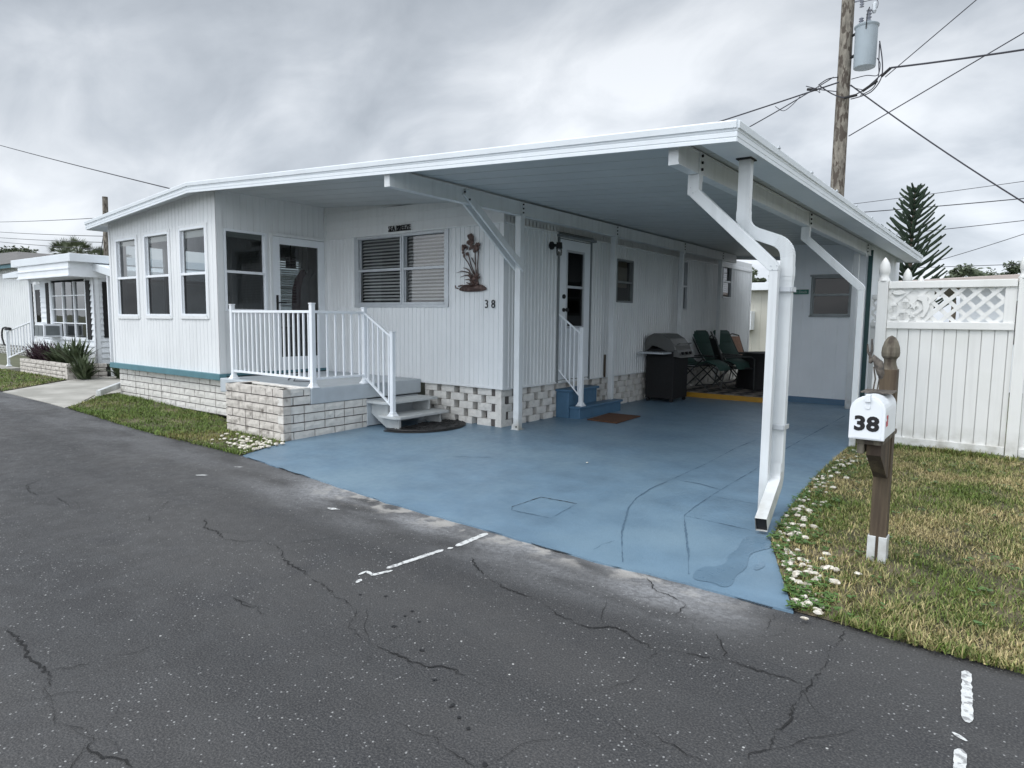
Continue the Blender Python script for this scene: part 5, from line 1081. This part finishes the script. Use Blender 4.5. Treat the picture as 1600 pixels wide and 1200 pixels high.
# ================================================================ TREES
def norfolk(loc,H,label):
    t=thing('pine_tree',label,'tree',loc); x,y,z=loc; mb=MB(); mb.tube([(x,y,z),(x,y,z+H)],[.16,.025],10); mb.build('trunk','bark',t)
    R2=random.Random(17); mb=MB(); h=.22*H
    def comb(P,r0,f_=0):
        # needles-covered branch: core tube and short upturned branchlets
        mb.tube(P,[max(.006,r0*(1-(i/len(P))**2*.6)) for i in range(len(P))],5)
        for i in range(1,len(P)):
            a,b_=P[i-1],P[i]; d=(b_-a).normalized(); s_=d.cross(Vector((0,0,1))).normalized()
            for k in range(6):
                p=a+(b_-a)*(k/6); w=(i/len(P)); ln=.085*(1.15-w*.55)*R2.uniform(.7,1.2)
                for q in (-1,1):
                    e_=p+(d*.8+s_*q*.7+Vector((0,0,.62))).normalized()*ln; c=Vector((0,0,.022)); mb.add([p-c,p+c,e_+c*.3,e_-c*.3],[(0,1,2,3)]); c=s_*.018; mb.add([p-c,p+c,e_+c*.3,e_-c*.3],[(0,1,2,3)])
    while h<H*.99:
        f_=(h/H-.22)/.78; ln=(1.42*(1-f_)**.7+.20)*R2.uniform(.92,1.08); n_=8 if f_<.5 else 6; a0=R2.uniform(0,6)
        for j in range(n_):
            a=a0+6.283*j/n_+R2.uniform(-.15,.15); l_=ln*R2.uniform(.82,1.12); P=[]; rise=.30+.25*f_
            for i in range(8): q=i/7; P.append(Vector((x+math.cos(a)*l_*q,y+math.sin(a)*l_*q,z+h+l_*(rise*q+.28*q*q))))
            comb(P,.055)
        h+=.30*(1-.38*f_)*R2.uniform(.9,1.12)
    mb.build('crown','pine',t); return t
norfolk((-3.45,30,0),6.62,'tall dark Norfolk pine rising behind the right end of the carport roof')
def leafy(name,label,loc,rx,rz_,m,n_=900,s_=.25,clumps=14,trunk=True,sd_=1,cat='tree',flat=.6,grp=None):
    t=thing(name,label,cat,loc,grp); x,y,z=loc; R2=random.Random(sd_); mb=MB()
    if trunk:
        tr=MB(); tr.tube([(x,y,0),(x+.1,y,z*.6+.1),(x,y,z)],[.2,.14,.08],8)
    C_=[]
    for i in range(clumps):
        a=R2.uniform(0,6.283); q=math.sqrt(R2.random())*rx*.85; c=Vector((x+q*math.cos(a),y+q*math.sin(a)*.8,z+R2.uniform(-.5,1)*rz_*(1-.5*(q/rx)**2))); C_.append((c,R2.uniform(.25,.5)*rx*.7))
        if trunk: tr.tube([(x,y,z*.75),((x+c.x)/2,(y+c.y)/2,(z*.8+c.z)/2+.1),tuple(c)],[.06,.035,.012],5)
    if trunk: tr.build('trunk','bark',t)
    for i in range(n_):
        c,r_=R2.choice(C_); d=Vector((R2.gauss(0,1),R2.gauss(0,1),R2.gauss(0,1)*flat)).normalized()*r_*R2.random()**.4; p=c+d; a=Vector((R2.gauss(0,1),R2.gauss(0,1),R2.gauss(0,.6))).normalized()*s_*R2.uniform(.5,1.1); b_=a.orthogonal().normalized()*s_*.32
        mb.add([p-a*.5,p+b_*.5,p+a*.5,p-b_*.5],[(0,1,2,3)])
    mb.build('crown',m,t); return t
for i,(x,y,z,rx,lab) in enumerate(((-1.6,62,4.6,2.6,'broad thin-leaved tree low above the pinkish roof, left of the right fence post'),(0.2,62,5.0,1.6,'sparse tree just left of the right fence post'),(-3.3,50,3.9,1.4,'small bushy tree right of the pine base'),(-15.0,50,4.2,1.5,'dark gnarled tree seen through the open carport end'))):
    leafy('background_tree',lab,(x,y,z),rx,1.1,'leafd',1300,.42,16,sd_=30+i,grp='far trees',flat=.5)
def palm(loc,r_,label,n_=46,sd_=1):
    t=thing('palm_tree',label,'tree',(loc[0],loc[1],0),'palms at left'); x,y,z=loc; R2=random.Random(sd_); mb=MB(); mb.tube([(x,y,0),(x,y,z)],[.2,.16],10); mb.build('trunk','bark',t); mb=MB()
    for i in range(n_):
        a=R2.uniform(0,6.283); el=R2.uniform(-.5,1.35); d=Vector((math.cos(a)*math.cos(el),math.sin(a)*math.cos(el),math.sin(el))); c=Vector((x,y,z))+d*r_*.55; s_=d.cross(Vector((0,0,1))).normalized(); u_=s_.cross(d)
        mb.tube([(x,y,z),tuple(c)],.02,4)
        for k in range(13):
            w=(k-6)/6*1.35; e_=c+(d*math.cos(w)+s_*math.sin(w)).normalized()*r_*.5*R2.uniform(.8,1.1)-Vector((0,0,.12*r_*abs(w))); q=u_.cross((e_-c).normalized())*.035*r_
            mb.add([c-q,c+q,e_],[(0,1,2)])
    mb.build('crown','palm',t)
palm((-47.4,16.3,5.15),1.05,'rounded palm above the left neighbour roof, leftmost of two heads',sd_=2); palm((-45.2,16.3,5.1),1.05,'rounded palm above the left neighbour roof, right of its twin',sd_=3); palm((-40.4,15.5,4.4),.8,'small spiky palm near the distant dark pole',30,4)
leafy('background_tree','small dark tree at the foot of the distant pole',(-35.3,14.6,3.7),.9,.6,'leafd',400,.25,8,sd_=8,grp='far trees')
for i,x in enumerate((-101,-96)): leafy('background_tree',('flat distant tree over the brown roof, nearest the left edge','flat distant tree over the brown roof, just right of the other')[i],(x,28,8.7),2.6,.3,'leafd',500,.5,9,sd_=50+i,grp='far trees')
# ================================================================ LEFT NEIGHBOUR
nb=thing('neighbour_house','small white lap-sided mobile home with wide bay window and flat roof at left','house',(-17.9,6.1,0))
NF=F((-19.8,6.05,0),(1,0,0),(0,-1,0)); NS=F((-16,6.05,0),(0,1,0),(1,0,0))
def lap(fr,L_,z0,z1,holes,parent,h=.125,name='wall'):
    mb=MB(); z=z0
    while z<z1-.01:
        zt=min(z+h,z1); segs=[(0,L_)]
        for (a,b_,c,e_) in holes:
            if c<zt-.01 and e_>z+.01:
                ns=[]
                for (p,q) in segs:
                    if b_<=p or a>=q: ns.append((p,q)); continue
                    if a>p: ns.append((p,a))
                    if b_<q: ns.append((b_,q))
                segs=ns
        for (p,q) in segs: mb.add([fr.p(p,z,.03),fr.p(q,z,.03),fr.p(q,zt,.002),fr.p(p,zt,.002),fr.p(p,z,0),fr.p(q,z,0)],[(0,1,2,3),(4,5,1,0)])
        z+=h
    return mb.build(name,'siding2',parent)
nw=(1.33,3.33,.885,2.15); lap(NF,3.80,.32,2.31,[nw,(.12,.62,.4,2.15)],nb); lap(NS,9,.32,2.5,[],nb)
mb=MB(); mb.fb(NF,3.72,3.83,.30,2.45,0,.03); mb.fb(NS,-.03,.07,.30,2.45,0,.03); mb.fb(NF,1.23,1.33,.84,2.2,0,.03); mb.fb(NF,3.33,3.38,.84,2.2,0,.03); mb.fb(NF,1.2,3.42,.81,.885,0,.05); mb.build('trim','white',nb,bevel=.004)
W_=MB(); 
for i in range(4): uu=1.33+i*(2.0/3); W_.fb(NF,uu-(.0 if i==0 else .022),uu+(.0 if i==3 else .022),.885,2.15,-.06,.015)
for i in range(1,4):
    for (a,b_) in ((1.35,1.975),(2.02,2.64),(2.69,3.31)): W_.fb(NF,a,b_,.885+i*.316-.012,.885+i*.316+.012,-.04,.008)
wn=W_.build('window','white',nb); g_=MB(); g_.add([NF.p(1.33,.885,-.02),NF.p(3.33,.885,-.02),NF.p(3.33,2.15,-.02),NF.p(1.33,2.15,-.02)],[(0,1,2,3)]); g_.build('pane','glass',wn)
g_=MB()
for i in range(13): g_.fb(NF,1.4+i*.15,1.45+i*.15,.9,2.1,-.22,-.20)
g_.build('curtain','beigec',nb)
for (a,b_) in ((1.03,1.22),(3.40,3.60)): g_=MB(); g_.fb(NF,a,b_,.85,2.15,.016,.04); g_.build('shutter','black',nb,bevel=.003)
g_=MB(); g_.fb(NF,-.0,.12,.85,2.15,.016,.04); g_.build('shutter','black',nb); g_=MB(); g_.fb(NF,.14,.6,.42,2.13,-.05,-.01); dn=g_.build('door','white',nb); g_=MB(); g_.fb(NF,.22,.52,1.2,2.0,-.01,-.005); g_.build('pane','glassd',dn)
g_=MB(); g_.fb(NS,.14,.95,.90,2.12,.016,.04); g_.build('shutter','black',nb); 
g_=MB(); g_.box(-19.7,-16.1,6.2,15,.35,2.25); g_.f=[q[::-1] for q in g_.f]; g_.build('interior','dark',nb)
# roof box
g_=MB(); g_.box(-19.3,-15.72,5.5,15.5,2.50,2.67); g_.build('roof','roofw',nb,bevel=.01)
g_=MB(); g_.box(-18.95,-15.90,5.53,15.2,2.20,2.50); g_.box(-18.98,-15.88,5.515,5.55,2.355,2.385); g_.box(-18.98,-15.88,5.51,5.55,2.20,2.235); g_.build('fascia','siding2',nb,bevel=.004)
g_=MB(); g_.hexa([(-20.3,5.6,2.27),(-18.95,5.6,2.27),(-18.95,7.5,2.27),(-20.3,7.5,2.27),(-20.3,5.6,2.38),(-18.95,5.6,2.44),(-18.95,7.5,2.44),(-20.3,7.5,2.38)]); g_.build('porch_roof','roofw',nb,bevel=.01)
g_=MB(); g_.hexa([(-15.98,6.0,2.36),(-15.0,6.0,2.18),(-15.0,9.5,2.18),(-15.98,9.5,2.36),(-15.98,6.0,2.52),(-15.0,6.0,2.34),(-15.0,9.5,2.34),(-15.98,9.5,2.52)]); g_.build('awning','roofw',nb,bevel=.006)
g_=MB(); g_.box(-15.30,-15.25,6.02,6.07,.1,2.22); g_.build('awning_post','white',nb)
g_=MB(); g_.box(-18.55,-18.5,5.6,5.65,.1,2.25); g_.build('porch_post','white',nb)
g_=MB(); g_.box(-19.6,-16.05,6.1,15,.05,.33); g_.build('skirting','dark',nb)
ac=thing('air_conditioner','white window air conditioner jutting from the neighbour bay window','air conditioner',(-18.2,5.85,.9)); g_=MB(); g_.box(-18.47,-17.9,5.66,6.04,.87,1.17); g_.build('case','white',ac,bevel=.01); g_=MB(); g_.box(-18.43,-18.2,5.645,5.665,.90,1.14); g_.box(-18.17,-17.95,5.645,5.665,.90,1.14); g_.box(-17.905,-17.89,5.70,5.98,.91,1.13); g_.build('grille','alud',ac)
np_=thing('planter','low curved block planter in front of the left neighbour house','planter',(-16.7,5.2,.09)); NP=F((-18.1,5.22,0),(1,0,0),(0,-1,0)); blocks('wall',NP,0,2.75,.05,.39,np_,'blockd',bh=.085,sd_=41); NQ=F((-15.35,5.22,0),(0,1,0),(1,0,0)); blocks('wall',NQ,0,.75,.05,.37,np_,'blockd',bh=.085,sd_=42)
g_=MB(); g_.box(-18.0,-15.45,5.3,6.0,.05,.34); g_.build('soil','soil',np_)
def spiky(label,loc,r_,m,n_,sd_,w=.03,grp=None):
    R2=random.Random(sd_); mb=MB(); x,y,z=loc
    for i in range(n_):
        bx_,by_=x+R2.uniform(-.12,.12)*2*r_,y+R2.uniform(-.12,.12)*r_; a=R2.uniform(0,6.283); ln=r_*R2.uniform(.6,1.15); el=R2.uniform(.5,1.45); d=Vector((math.cos(a)*math.cos(el),math.sin(a)*math.cos(el),math.sin(el))); s_=Vector((-math.sin(a),math.cos(a),0))*w*.5; p0=Vector((bx_,by_,z)); p1=p0+d*ln*.55; p2=p0+d*ln-Vector((0,0,ln*.16))
        mb.add([p0-s_,p0+s_,p1+s_,p1-s_,p2],[(0,1,2,3),(3,2,4)])
    o=mb.build('spiky_plant',m,org=loc); tag(o,label,'plant',grp)
spiky('dark purple strap-leaved plant at the left end of the neighbour planter',(-17.85,5.5,.33),.55,'purple',150,3); spiky('dark purple strap-leaved plant in the middle of the neighbour planter',(-17.25,5.5,.33),.6,'purple',150,4)
spiky('green spiky plant right of the purple ones in the neighbour planter',(-16.6,5.55,.33),.6,'leafg',110,5,.05); spiky('tall upright spiky green plant in front of the bay window',(-15.9,5.6,.33),.7,'leafg',90,6,.05); spiky('large green spiky plant at the right end of the neighbour planter',(-15.15,5.45,.09),.58,'leafg',140,7,.05); spiky('sprawling green plant by the thin awning post',(-14.75,6.0,.09),.45,'leafg',110,8,.04)
g_=MB(); railing('porch_railing','white porch stair railing of the left neighbour house',[(-20.05,5.55,.09,1.0)],[((-20.05,5.55),(-18.53,5.62),.96,1.22,.30,.62,8)])
g_=MB(); g_.tube(cat([(-20.12,5.5,.62),(-20.25,5.5,.82),(-20.2,5.5,1.0),(-20.0,5.5,1.06),(-19.7,5.5,1.04)]),.02,8); g_.lathe((-19.75,5.5,1.0),[(.09,0),(.07,.05),(.02,.07)],10); tag(g_.build('hook_lamp','black',org=(-20.1,5.5,.6)),'black curved hook lamp on the porch rail post at left','lamp')
n0=thing('neighbour_house','plain white ribbed house with brown roof and teal fascia at the left edge','house',(-28,7.6,0))
N0=F((-36,7.6,0),(1,0,0),(0,-1,0)); wall('wall','siding',n0,N0,11.5,.35,lambda u_:3.0,[],ribs(11.5,.2,.02,.012,3)); wall('wall','siding',n0,F((-24.5,7.6,0),(0,1,0),(1,0,0)),6,.35,lambda u_:3.0,[],ribs(6,.2,.02,.012,3))
g_=MB(); g_.hexa([(-37.5,7.2,2.98),(-24.3,7.2,2.98),(-24.3,14,2.98),(-37.5,14,2.98),(-37.5,9.8,4.06),(-33.6,9.8,4.0),(-33.6,11,4.0),(-37.5,11,4.06)]); g_.build('roof','roofb',n0); g_=MB(); g_.box(-36.4,-24.2,7.27,7.3,2.86,2.985); g_.build('fascia','teal',n0)
lf=F((-36,7.55,0),(1,0,0),(0,-1,0)); vb=VB; VB='vinyl'; o=lattice(lf,0,11.5,.0,.34,n0,sp=.11,w=.03); o.name='skirt_lattice'; g_=MB(); g_.box(-36,-24.6,7.7,7.8,0,.35); g_.build('skirting','dark',n0)
# ================================================================ HOUSES BEYOND
hb_=thing('neighbour_house','tan metal building with white fascia seen through the open carport end','house',(-6,22,0)); FH=F((-12,22,0),(1,0,0),(0,-1,0)); wall('wall','beige',hb_,FH,9,.0,lambda u_:2.45,[],ribs(9,.25,.02,.012,3)); g_=MB(); g_.box(-12.2,-2.9,21.7,28,2.42,2.66); g_.build('fascia','siding2',hb_,bevel=.01); g_=MB(); g_.box(-12,-3,22.02,27.8,0,2.4); g_.build('rear_wall','beige',hb_)
g_=MB(); g_.box(-7.05,-6.80,21.62,22.0,1.15,1.75); ac2=g_.build('air_conditioner','white',org=(-6.8,21.8,1.2),bevel=.01); tag(ac2,'white wall air conditioner on the tan building behind the home','air conditioner')
hp_=thing('neighbour_house','low house with wide pinkish fascia behind the white fence','house',(3,18.5,0)); g_=MB(); g_.hexa([(-3.2,16.8,2.22),(9,16.2,2.42),(9,24,2.42),(-3.2,24,2.22),(-3.2,16.8,2.30),(9,16.2,2.72),(9,24,2.72),(-3.2,24,2.30)]); g_.build('roof','roofp',hp_,bevel=.01); g_=MB(); g_.box(-1.0,8.8,17.2,23.5,0,2.3); g_.build('wall','siding2',hp_); 
for q in (-.2,2): g_=MB(); g_.box(q,q+.9,17.17,17.2,1.0,1.9); g_.build('window','dark',hp_)
